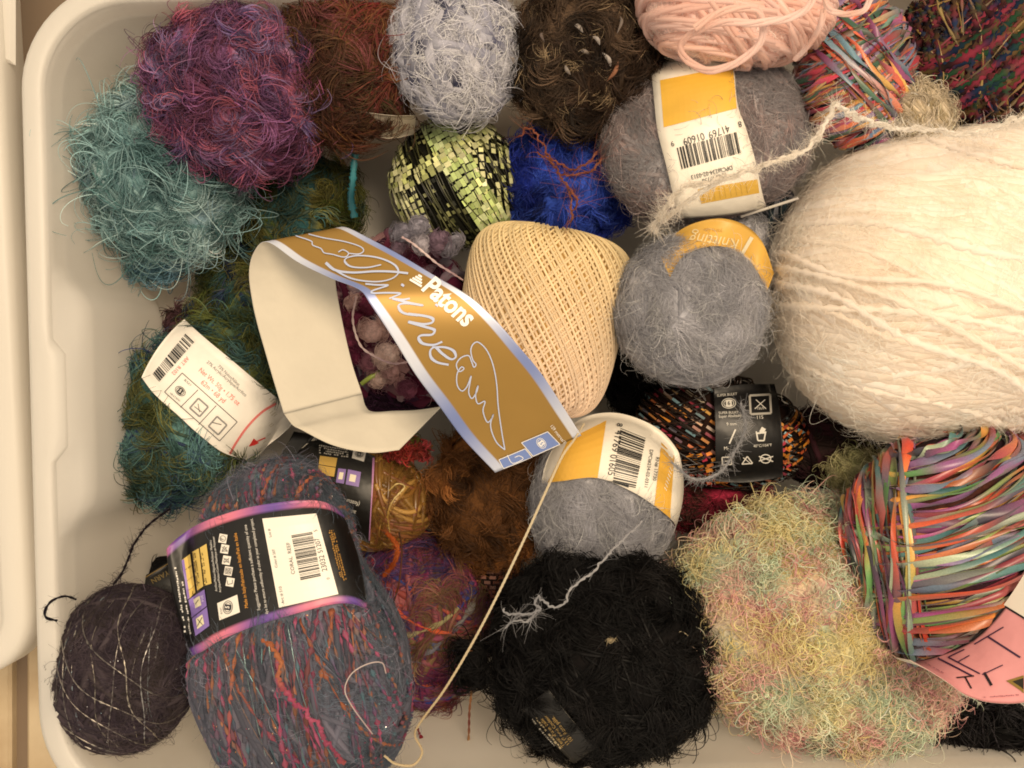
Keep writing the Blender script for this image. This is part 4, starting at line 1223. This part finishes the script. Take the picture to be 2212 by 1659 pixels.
wt = Ball('lint_tuft', 'tiny cream lint tuft on the black ball', 1318, 1383, 0.19, 6, 4, 3, cat='lint'); wt.core(pal('a89878 988868'), seg=12); wt.fuzz(60, 12, 0.5, pal('a89878 988868'), lift=0.6, curl=3)

# second black eyelash ball, front right corner
b = Ball('eyelash_yarn_ball', 'black eyelash yarn ball peeking out in the front corner under the ribbon skein', 2140, 1575, 0.115, 125, 58, 50, bump=0.1, group=G_EYE)
b.core(c); b.fuzz(1300, 60, 1.5, pal('0c0b0b 181516 2a2628 3a3638'), lift=0.5, curl=1.4, per=20)

# pastel eyelash ball
c = pal('d2c28c d8cc98 d8caa6 bcc4a2 acb898 bac6ac d2caac d6b8a0 d0a094 c88c8c d2a49a d8c4a0 d4c080', 1.05)
b = Ball('eyelash_yarn_ball', 'large pastel pink, yellow and mint curly eyelash yarn ball', 1765, 1345, 0.115, 315, 262, 180, rot=-22, p=2.2, bump=0.09, bfreq=2.2, group=G_EYE)
b.core(c * 0.8); 
b.fuzz(9000, 30, 0.7, c, lift=0.35, curl=3.2, per=16, freq=5, m=8, vjit=0.15, cvj=0.12, cjit=0.09, name='undercoat')
b.fuzz(9500, 44, 0.95, c * 1.12, lift=0.55, curl=3.8, per=16, freq=5, m=10, vjit=0.12, cvj=0.15, cjit=0.09, thj=0.7, kj=0.5)
b.fuzz(1100, 64, 0.85, c * 1.12, lift=0.6, curl=3.8, per=10, freq=5, m=11, cjit=0.03, vjit=0.12, name='loose_lashes')
b2 = Ball('eyelash_yarn_tuft', 'small pale olive curly tuft between the cream ball and the pastel ball', 1850, 1020, 0.10, 65, 50, 45, bump=0.15)
cc = pal('b0a878 c4ba90 8a8a5c a09a70'); b2.core(cc, seg=20); b2.fuzz(1300, 36, 0.9, cc, lift=0.5, curl=3.6, m=9)

# dark purple ball with metallic thread
c = pal('3c343a 4a4044 342c34 544a4c 423a38', 1.15)
b = Ball('mohair_yarn_ball', 'dark purple grey mohair ball wound with silvery metallic thread', 272, 1440, 0.125, 165, 185, 140, rot=-25, p=2.2, bump=0.04)
b.core(c); b.wind(90, [(1, 0.2, 0.1), (0.4, 0.9, 0.2), (0.7, -0.5, 0.4)], 6, c, spread=0.25)
b.fuzz(9000, 46, 0.55, c * 1.2, lift=0.14, curl=1.6, per=50, h0=3, mt=M_SOFT, vjit=0.15, cvj=0.25, thj=0.2)
b.fuzz(900, 40, 0.42, c * 1.5, lift=0.6, curl=2.2, name='halo', mt=M_SOFT, zmin=-0.4)
b.wind(15, [(0.9, 0.3, 0.05), (0.8, 0.5, 0.2)], 0.85, pal('908880 7c888c 9a9080 6a645c'), spread=0.06, offr=0.75, rmod=0.9, wob=0.035, rfreq=70, mt=M_METAL, name='metallic_thread', m=130, lift=5, vjit=0.2)
b.wind(5, [(0.2, 0.95, 0.2)], 1.1, pal('7a746c 8a8074'), spread=0.1, offr=0.7, rmod=0.9, wob=0.035, rfreq=70, mt=M_METAL, name='metallic_thread', m=130, lift=5)
b.sparkle(160, 1.5, pal('ffffff c8e8f0 f0d8b0'))
strand('loose_strand', [(368, 1098, .13), (320, 1135, .135), (290, 1175, .14), (278, 1205, .142), (262, 1240, .148), (245, 1262, .152)], 2.8, pal('1c161c 2a2028'), b.root, n=80, plies=2, fz=240, fL=18, fr=0.4)
strand('loose_strand', [(165, 1295, .155), (140, 1288, .162), (112, 1298, .168), (98, 1318, .17), (100, 1334, .17), (124, 1341, .168)], 3.2, pal('141018 201a22'), b.root, n=60, plies=2, fz=100, fL=10, fr=0.35)

# big coral reef ball
c = pal('565963 62626c 6e6c76 50525c 74707a', 1.2)
b = Ball('mohair_yarn_ball', 'large slate grey mohair ball with pink and orange bouclé thread and black label', 634, 1356, 0.135, 240, 380, 155, rot=12, p=2.7, bump=0.03, pinch=(0.33, 0.24, 0.16, 0.2))
def kc(x, y): return (351 + x * 0.1953, 1053 + y * 0.1953)
def colband(s, t):
    g = 0.5 + 0.5 * np.sin(s * 17 + t * 2)
    edge = ((t < 0.055) | (t > 0.945))[:, None]
    return np.where(edge, lin('6a4c96') * (1 - g[:, None]) + lin('d8788a') * g[:, None], lin('0d0b0c'))
L = Label([(362, 1205, -0.012), (372, 1186), (395, 1164), (449, 1131), (527, 1104), (605, 1090), (663, 1086), (700, 1092), (728, 1112, -0.004)],
          [(408, 1420, -0.012), (428, 1412), (450, 1401), (478, 1382), (547, 1352), (649, 1321), (718, 1304), (756, 1304), (786, 1322, -0.004)],
          ball=b, off=11, n=110, nt=38, colfn=colband, bulge=0.002)
L.quad([kc(1105, 345), kc(1700, 288), kc(1945, 1180), kc(1290, 1330)], 'ece4d4', 'sticker', 0, 10, 10)
dk = '2a2a2e'
L.barcode(kc(1425, 530), kc(1530, 1030), kc(1752, 985), kc(1655, 490), seed=12, nb=30)
L.text('0', kc(1850, 1015), kc(1846, 995), dk, 1.1); L.text('23032', kc(1822, 920), kc(1782, 745), dk, 1.15); L.text('51207', kc(1772, 715), kc(1728, 555), dk, 1.15); L.text('5', kc(1712, 485), kc(1708, 465), dk, 1.1)
L.text('CORAL  REEF', kc(1467, 955), kc(1408, 605), dk, 0.95)
L.text('Art. # 510', kc(1352, 1282), kc(1318, 1092), dk, 1.0); L.text('Color # 207', kc(1275, 882), kc(1242, 680), dk, 1.0); L.text('Lot #', kc(1210, 545), kc(1192, 455), dk, 1.0)
wh = 'd8d2c6'
L.text('Suggestion: Please purchase a sufficient quantity of one', kc(1085, 1357), kc(935, 412), wh, 1.15)
L.text('dye lot to ensure uniformity of color in your completed project.', kc(1172, 1398), kc(1000, 342), wh, 1.15)
L.text('Made in Italy/Fabricado en Italia/Fait en Italie', kc(952, 1328), kc(825, 502), 'd8963c', 1.15)
L.text('Acrílico/Mohair/Algodón/Poliéster Metálico', kc(615, 1145), kc(548, 582), wh, 1.1)
L.text('Acrylique/Mohair/Coton/Métallique en Polyester', kc(657, 1157), kc(580, 540), wh, 1.1)
for i, cy in enumerate((565, 680, 803, 922, 1045)):
    cx = 672 + i * 20
    L.quad(box(kc(cx, cy), 19, 17, -80), 'e6dece', 'symbol', 1, 3, 3)
    q = np.array(kc(cx, cy))
    if i == 0: L.curve([q + 6 * np.array([math.cos(a), math.sin(a)]) for a in np.linspace(0, 6.28, 12)], 1.1, dk, 'symbol', 2, 24); L.text('P', q + [2.2, 2.2], q + [1.4, -2.4], dk, 1, 'symbol', 3)
    elif i == 1: L.line([q + [-6, 5], q + [6, 4], q + [-1, -6]], 1.1, dk, 'symbol', 2, closed=True); L.line([q + [-6, -5], q + [6, 6]], 1, dk, 'symbol', 2); L.line([q + [-6, 6], q + [6, -5]], 1, dk, 'symbol', 2)
    elif i == 2: L.line([q + [-6, 3], q + [5, 4], q + [4, -2], q + [-4, -3]], 1.1, dk, 'symbol', 2, closed=True); L.line([q + [-6, -5], q + [6, 6]], 1, dk, 'symbol', 2); L.line([q + [-6, 6], q + [6, -5]], 1, dk, 'symbol', 2)
    elif i == 3: L.line(box(q, 12, 12, -80), 1.1, dk, 'symbol', 2, closed=True); L.curve([q + 4 * np.array([math.cos(a), math.sin(a)]) for a in np.linspace(0, 6.28, 12)], 1.0, dk, 'symbol', 2, 20); L.line([q + [-5, -5], q + [5, 5]], 1, dk, 'symbol', 2); L.line([q + [-5, 5], q + [5, -5]], 1, dk, 'symbol', 2)
    else: L.line([q + [-6, -4], q + [-5, 5], q + [5, 3], q + [5, -5]], 1.2, dk, 'symbol', 2)
L.quad([kc(610, 1280), kc(830, 1185), kc(860, 1380), kc(635, 1470)], 'e6dece', 'symbol', 1, 4, 4)
skein_icon(L, kc(728, 1325), 10.5, -82, '22242c', 'f0e8d8', '5')
L.text('BULKY', kc(668, 1398), kc(656, 1325), dk, 1.0)
L.quad([kc(218, 800), kc(312, 735), kc(372, 1160), kc(290, 1230)], 'd8b862', 'print', 1, 4, 6); L.quad([kc(338, 712), kc(408, 672), kc(458, 1090), kc(392, 1140)], 'd8b862', 'print', 1, 4, 6)
L.quad([kc(420, 665), kc(492, 622), kc(548, 1060), kc(470, 1085)], 'd8b862', 'print', 1, 4, 6)
L.quad([kc(212, 808), kc(240, 790), kc(300, 1215), kc(275, 1240)], '8a70b4', 'print', 2, 2, 5)
for a_, b_ in ((0.25, 0.75), (0.5, 0.5)):
    pass
for f in (0.3, 0.6, 0.85): L.line([kc(225 + f * 70, 790 + f * 410), kc(320 + f * 55, 735 + f * 400)], 0.8, '6a5424', 'print', 3)
for x0, x1 in ((355, 405), (375, 425), (435, 485), (455, 505)): L.scrawl(kc(x1, 1080), kc(x0, 720), 3.6, '5a4820', x0)
L.quad([kc(285, 1245), kc(470, 1125), kc(495, 1310), kc(330, 1440)], '8a70b4', 'print', 1, 4, 4); L.quad([kc(335, 1448), kc(498, 1322), kc(525, 1530), kc(372, 1645)], '8a70b4', 'print', 1, 4, 4)
L.quad([kc(345, 1240), kc(420, 1195), kc(440, 1300), kc(360, 1345)], 'ece0b8', 'print', 2, 3, 3); L.quad([kc(380, 1455), kc(450, 1405), kc(470, 1510), kc(395, 1570)], 'ece0b8', 'print', 2, 3, 3)
L.line([kc(375, 1290), kc(410, 1240)], 1.4, dk, 'print', 3); L.line([kc(395, 1540), kc(450, 1435)], 1.4, dk, 'print', 3); L.line([kc(400, 1460), kc(455, 1520)], 1.4, dk, 'print', 3)
L.text('9 US', kc(470, 1260), kc(455, 1190), 'e0d4e8', 1.0)
L.scrawl(kc(330, 1620), kc(225, 1030), 4.5, wh, 41); L.scrawl(kc(270, 1600), kc(150, 880), 5, wh, 42)
for k in range(3): L.scrawl(kc(2030 + k * 22 - 40, 1040 - k * 10), kc(1850 + k * 22, 470), 4.5, '9a7030', 50 + k)
L.finish()
b.core(c)
b.wind(120, [(1, 0.15, 0.1), (0.9, -0.25, 0.2), (0.8, 0.5, 0.3)], 6.5, c, spread=0.25)
b.fuzz(12000, 54, 0.42, pal('5c646e 6a727c 767c86 566068', 1.2), lift=0.14, curl=1.5, per=50, h0=3, mt=M_SOFT, vjit=0.15, cvj=0.2, spread=0.06, thj=0.2)
b.fuzz(1800, 44, 0.42, pal('7a7884 8a8892'), lift=0.55, curl=2.2, name='halo', mt=M_SOFT, zmin=-0.4)
b.wind(56, [(1, 0.1, 0.05), (0.96, -0.2, 0.1)], 2.1, pal('94485e a85470 5c5860 7c4c54 a06c50 585c64 745a6c 4f6c74 64506a'), spread=0.09, offr=0.93, rmod=0.9, along=5.0, lift=5, name='boucle_thread', m=220, mt=M_FIBRE, wob=0.03, rfreq=60)
b.wind(9, [(0.85, 0.4, 0.2), (0.8, -0.45, 0.2)], 2.8, pal('98583e a06444 944660 704844'), spread=0.1, offr=0.6, rmod=0.8, along=2.0, lift=4, name='boucle_thread', m=220, mt=M_FIBRE, wob=0.03, rfreq=60)
b.wind(10, [(1, 0.1, 0.05), (0.85, 0.4, 0.2)], 0.8, pal('8a8078 709090 98786a'), spread=0.12, rmod=0.7, lift=5, name='metallic_thread', m=150, mt=M_METAL, wob=0.03, rfreq=50)
b.sparkle(620, 1.7, pal('ffffff a8e8e0 f07a98 f0b080 d85078'), lift=6)
strand('orange_cord', [(570, 1380, .205), (590, 1400, .209), (605, 1430, .211), (600, 1460, .211), (620, 1500, .210), (645, 1525, .208), (665, 1545, .206), (690, 1570, .203), (710, 1610, .198), (745, 1650, .19)], 3.8, pal('a05a3a aa6844 a04660 a85068 904058'), b.root, n=150, rmod=0.5, wob=8, mt=M_FIBRE)
strand('white_thread', [(805, 1586, .195), (785, 1560, .2), (760, 1525, .206), (745, 1490, .209), (760, 1455, .21), (795, 1434, .207), (825, 1432, .203), (834, 1455, .2)], 1.3, pal('c8b4ae d8c8c0'), None, n=80)
prop(bpy.data.objects['white_thread'], 'thin pale thread curled on the slate grey ball', 'thread')

# dangling red and gold threads on the front wall
strand('red_thread', [(900, 1570, .10), (915, 1605, .095), (930, 1640, .09), (940, 1680, .085)], 3.0, pal('6a1a24 8a2430 4a141c'), None, n=60, rmod=0.6, mt=M_FIBRE)
prop(bpy.data.objects['red_thread'], 'short dark red thread dangling at the front of the bin', 'thread')
strand('gold_thread', [(1018, 1405, .115), (1020, 1470, .112), (1014, 1540, .105), (1012, 1600, .10), (1002, 1680, .09)], 2.8, pal('8a5a34 a87848 6a2a20 b08a50'), None, n=100, plies=2, mt=M_SHINY)
prop(bpy.data.objects['gold_thread'], 'brown and gold twisted thread dangling beside the black ball', 'thread')

# ---- top layer
# big cream mohair ball
c = pal('eee0cd f3e8d8 ebdcc8 f6ecdf', 1.08)
b = Ball('mohair_yarn_ball', 'huge cream white mohair ball, the largest in the bin', 2050, 618, 0.125, 412, 345, 270, rot=12, p=2.25, bump=0.045, bfreq=2.2)
b.core(c)
b.wind(210, [(0.55, 0.83, 0.1), (0.3, 0.95, 0), (0.8, 0.55, 0.1)], 17, c, spread=0.16, wob=0.015, hj=0.006, rmod=0.06, vjit=0.015, m=120, rfreq=20)
b.wind(12, [(0.55, 0.83, 0.1), (0.5, 0.85, 0.05)], 6.5, c, spread=0.08, wob=0.03, lift=13, rmod=0.35, name='outer_winding', m=260, vjit=0.02, rfreq=60)
b.fuzz(12000, 52, 0.34, c * 1.05, lift=0.10, curl=1.8, per=26, h0=19, vjit=0.02, cvj=0.02, spread=0.08, thj=0.4, mt=M_SOFT)
b.fuzz(4200, 46, 0.32, c * 1.05, lift=0.6, curl=2.0, name='halo', vjit=0.02, mt=M_SOFT, zmin=-0.45, h0=14)
wc = pal('efe6d6 f4ecde e8dcc8')
strand('loose_strand', [(2240, 250, .20), (2180, 262, .203), (2110, 285, .207), (2030, 285, .208), (1960, 278, .208), (1900, 268, .208), (1850, 255, .206), (1810, 228, .203), (1790, 250, .203), (1775, 285, .204), (1740, 320, .206), (1680, 345, .208), (1620, 368, .208), (1560, 385, .207), (1500, 398, .205), (1465, 412, .203), (1450, 435, .2), (1432, 458, .192), (1420, 475, .184), (1412, 492, .178), (1422, 504, .174)], 6.0, wc, b.root, n=260, plies=2, twist=30, fz=2200, fL=24, fr=0.38, wob=10)
strand('loose_strand', [(1560, 388, .206), (1540, 400, .205), (1500, 425, .202), (1460, 455, .195), (1430, 480, .185)], 5, wc, b.root, n=60, fz=320, fL=24, fr=0.38)

# multicoloured ribbon skein with pink label, right
rc = pal('b83a28 c88c3c 507a44 7a4670 5c6c7c 8c343e b8683c 34343c 8e4070 748448 c04c2c 4c4450 8a9478 3f6a6a', 1.1)
b = Ball('ribbon_yarn_skein', 'bright multicoloured ribbon yarn skein with a pink label at the edge', 2085, 1185, 0.145, 262, 270, 190, rot=0, p=2.2, bump=0.05)
def k3(x, y): return (1456 + x * 0.3418, 1092 + y * 0.3418)
def colpink(s, t):
    return np.where((t < 0.035)[:, None], lin('1c1618'), lin('e29a98'))
L = Label([k3(1400, 915), k3(1470, 940), k3(1600, 925), k3(1780, 860), k3(1920, 770), k3(2060, 610), k3(2190, 415), k3(2250, 300)],
          [k3(1490, 975) + (0.205,), k3(1590, 1030) + (0.205,), k3(1720, 1110) + (0.205,), k3(1850, 1200) + (0.205,), k3(2010, 1245) + (0.21,), k3(2230, 1240) + (0.215,), k3(2400, 1150) + (0.22,), k3(2480, 1050) + (0.225,)],
          ball=b, off=16, n=90, nt=30, colfn=colpink)
ik = '3c2440'
L.quad([(2166, 1306), (2206, 1242), (2262, 1205), (2262, 1372)], 'e8decb', 'print', 0, 8, 8); L.line([(2163, 1305), (2212, 1335), (2262, 1372)], 4, '1c1618')
L.line([k3(1900, 880), k3(2085, 770)], 2.6, ik); L.line([k3(1985, 830), k3(2190, 962)], 4.2, ik)
L.line([k3(1670, 968), k3(1890, 1082)], 3.6, ik); L.line([k3(1735, 962), k3(1935, 1066)], 3.0, ik); L.line([k3(1735, 962), k3(1838, 912)], 2.4, ik); L.line([k3(1800, 990), k3(1870, 950)], 2.2, ik)
L.line([k3(1785, 1092), k3(1898, 1080)], 3.0, '1a1418'); L.line([k3(1838, 1082), k3(1880, 1160)], 3.6, '1a1418'); L.line([k3(1962, 1058), k3(2008, 1140)], 6, '1a1418'); L.line([k3(1950, 1072), k3(2080, 1010)], 2.2, ik)
L.quad([k3(2100, 1110), k3(2212, 1075), k3(2212, 1190), k3(2190, 1170)], '8a7030', 'print', 1, 3, 3); L.quad([k3(2140, 1115), k3(2212, 1092), k3(2212, 1165), k3(2195, 1150)], '2a2418', 'print', 2, 3, 3)
L.scrawl(k3(1560, 985), k3(1700, 1070), 3, 'a05868', 61); L.scrawl(k3(1960, 1222), k3(2180, 1205), 4, 'b06a70', 62)
L.finish()
b.core(pal('3a2028 2a2428 4a2a20'))
b.ribbons(230, [(-0.35, 0.93, 0.15)], 7.0, rc, spread=0.035, offr=0.99, hj=0.07, wob=0.03, along=0.7, m=100, roll=1.4, curlz=0.6)
b.ribbons(150, [(0.93, 0.12, 0.35)], 7.0, rc, spread=0.04, offr=(-0.99, -0.38), hj=0.07, lift=4, name='outer_winding', m=100, wob=0.035, roll=1.4, curlz=0.6)

# loose paper band lying over the pile
band = bpy.data.objects.new('paper_band', None); COL.objects.link(band)
band.location = tuple(W(900, 700, 0.15))
prop(band, 'loose gold and silver yarn label band with script lettering, curled across the middle', 'paper band')
def kp(x, y): return (540 + x * 0.3418, 459 + y * 0.3418)
# edge A = upper/right edge, edge B = lower/left edge; from the free gold tip, over the crest, back along the white inside
EA = [(1256, 941, .172), (1223, 889, .181), (1172, 811, .192), (1121, 749, .199), (1070, 691, .203), (1018, 643, .204), (950, 602, .203), (865, 551, .199), (800, 516, .194), (748, 491, .187), (728, 497, .179), (722, 540, .170), (725, 610, .166), (733, 660, .163), (745, 720, .160), (762, 790, .157), (782, 850, .154)]
EB = [(1070, 1021, .172), (1001, 948, .181), (950, 879, .191), (899, 811, .200), (848, 729, .207), (800, 657, .210), (777, 626, .209), (711, 599, .203), (642, 565, .195), (576, 522, .186), (548, 545, .178), (538, 590, .170), (545, 650, .164), (556, 700, .162), (573, 760, .160), (592, 825, .158), (613, 893, .155)]
SG = 0.60
def goldcol(s, t):
    e = np.minimum(t, 1 - t)
    fo = 0.5 + 0.5 * np.sin(s * 21 + 1.0 + t * 1.5)
    blue = lin('7f8cba') * (1 - fo[:, None]) + lin('d8dae0') * fo[:, None]
    return np.where((e < 0.10)[:, None], blue, lin('9a783c') * 1.05)
L = Label(EA, EB, parent=band, name='paper_strip', n=170, nt=61, colfn=goldcol, foil=True, back='cdc3ae', srange=(0.0, SG), thick=0.0002)
sv = 'b4bcd2'
L.text('Patons', kp(1082, 488), kp(1365, 728), 'f4f0e6', 1.25, bold=0.03, shear=0.15)
for k in range(4):
    w = (22, 40, 58, 74)[k] ; cx = np.array(kp(1062 - k * 20, 414 + k * 15)) ; d = np.array(kp(1.0, 0.38)) - np.array(kp(0, 0))
    d = nz(np.array([0.86, 0.5]))
    L.line([np.array(kp(1075, 405)) + np.array([-0.50, 0.80]) * k * 6.2 - d * w * 0.2, np.array(kp(1075, 405)) + np.array([-0.50, 0.80]) * k * 6.2 + d * w * 0.2], 4.6, 'f4f0e6', 'emblem', 2)
Sw = [
    [(480, 322), (540, 368), (650, 384), (790, 376), (900, 378), (1000, 388)],
    [(480, 322), (545, 372), (650, 424), (790, 442), (890, 425), (938, 385), (915, 335), (820, 292), (700, 276), (620, 288), (600, 312), (640, 346), (740, 352), (830, 334)],
    [(730, 456), (800, 462), (872, 464), (822, 482), (770, 500), (775, 512), (860, 510), (950, 514), (905, 535), (880, 545)],
    [(1010, 545), (960, 552), (900, 545), (1010, 572), (1092, 588), (990, 575), (940, 586), (950, 620), (985, 640), (1060, 650)],
    [(1000, 640), (1110, 655), (1155, 672), (1150, 695), (1090, 705), (1000, 690), (1100, 720), (1165, 742), (1150, 770), (1085, 775), (1065, 790), (1090, 825), (1160, 835), (1215, 815)],
    [(1150, 850), (1230, 850), (1285, 872), (1300, 910), (1270, 925), (1215, 890), (1170, 850), (1140, 870), (1145, 915), (1185, 945), (1255, 960)],
]
for st_, w_ in zip(Sw, (7.0, 4.8, 5.5, 6.5, 7.5, 6.5)): L.curve([kp(*p) for p in st_], w_, sv, 'script_lettering', 2, 90, thin=0.45)
for x, y in ((965, 463), (1180, 586)): L.quad(box(kp(x, y), 7, 5, 35), 'b8c0dc', 'script_lettering', 2, 2, 2)
sheep = [(1610, 1497), (1590, 1380), (1568, 1220), (1558, 1080), (1535, 960), (1495, 868), (1442, 818), (1410, 830), (1395, 870), (1408, 930), (1428, 958), (1414, 975), (1400, 940), (1380, 902), (1330, 918), (1304, 960), (1322, 1002), (1352, 985), (1335, 974), (1308, 1020), (1310, 1090), (1340, 1125), (1372, 1095), (1397, 1030), (1390, 1070), (1382, 1135), (1402, 1172), (1432, 1130), (1441, 1090), (1425, 1150), (1440, 1205), (1484, 1190), (1472, 1250), (1500, 1322), (1530, 1295), (1537, 1272), (1520, 1330), (1530, 1390), (1562, 1455), (1610, 1497)]
L.curve([kp(*p) for p in sheep], 2.6, sv, 'emblem', 2, 260)
L.curve([kp(*p) for p in [(290, 152), (390, 186), (398, 210), (450, 232), (470, 258), (520, 268), (600, 286), (625, 262), (590, 240), (560, 254)]], 2.4, sv, 'emblem', 2, 70)
L.curve([kp(*p) for p in [(372, 142), (470, 165), (600, 188), (700, 220), (720, 246), (690, 266), (622, 262)]], 2.4, sv, 'emblem', 2, 60)
L.text('129 metres/12', kp(1896, 1350), kp(1990, 1470), 'e8e4dc', 1.1)
for q in ([kp(1715, 1452), kp(1880, 1382), kp(1958, 1462), kp(1788, 1538)], [kp(1572, 1560), kp(1738, 1490), kp(1782, 1545), kp(1602, 1616)]):
    L.quad(q, '6f82b4', 'symbol', 1, 4, 4); L.line(q, 1.5, 'e8e4dc', 'symbol', 2, closed=True)
skein_icon(L, kp(1840, 1455), 9, 52, 'e8e4dc', '6f82b4', '5')
L.curve([kp(1625, 1530), kp(1655, 1580), kp(1700, 1570), kp(1725, 1550), kp(1700, 1535), kp(1672, 1545)], 1.5, 'e8e4dc', 'symbol', 2, 30)
L.finish()
# the folded-back flap of the same paper
fa = [(782, 850, .1535), (790, 878, .150), (805, 890, .147), (850, 888, .145), (900, 886, .143), (955, 878, .14)]
fb = [(613, 893, .1545), (632, 918, .150), (650, 928, .147), (720, 962, .143), (800, 978, .140), (862, 972, .138)]
L2 = Label(fa, fb, parent=band, name='paper_flap', paper='cdc3ae', n=40, mt=M_BACK)
L2.finish()
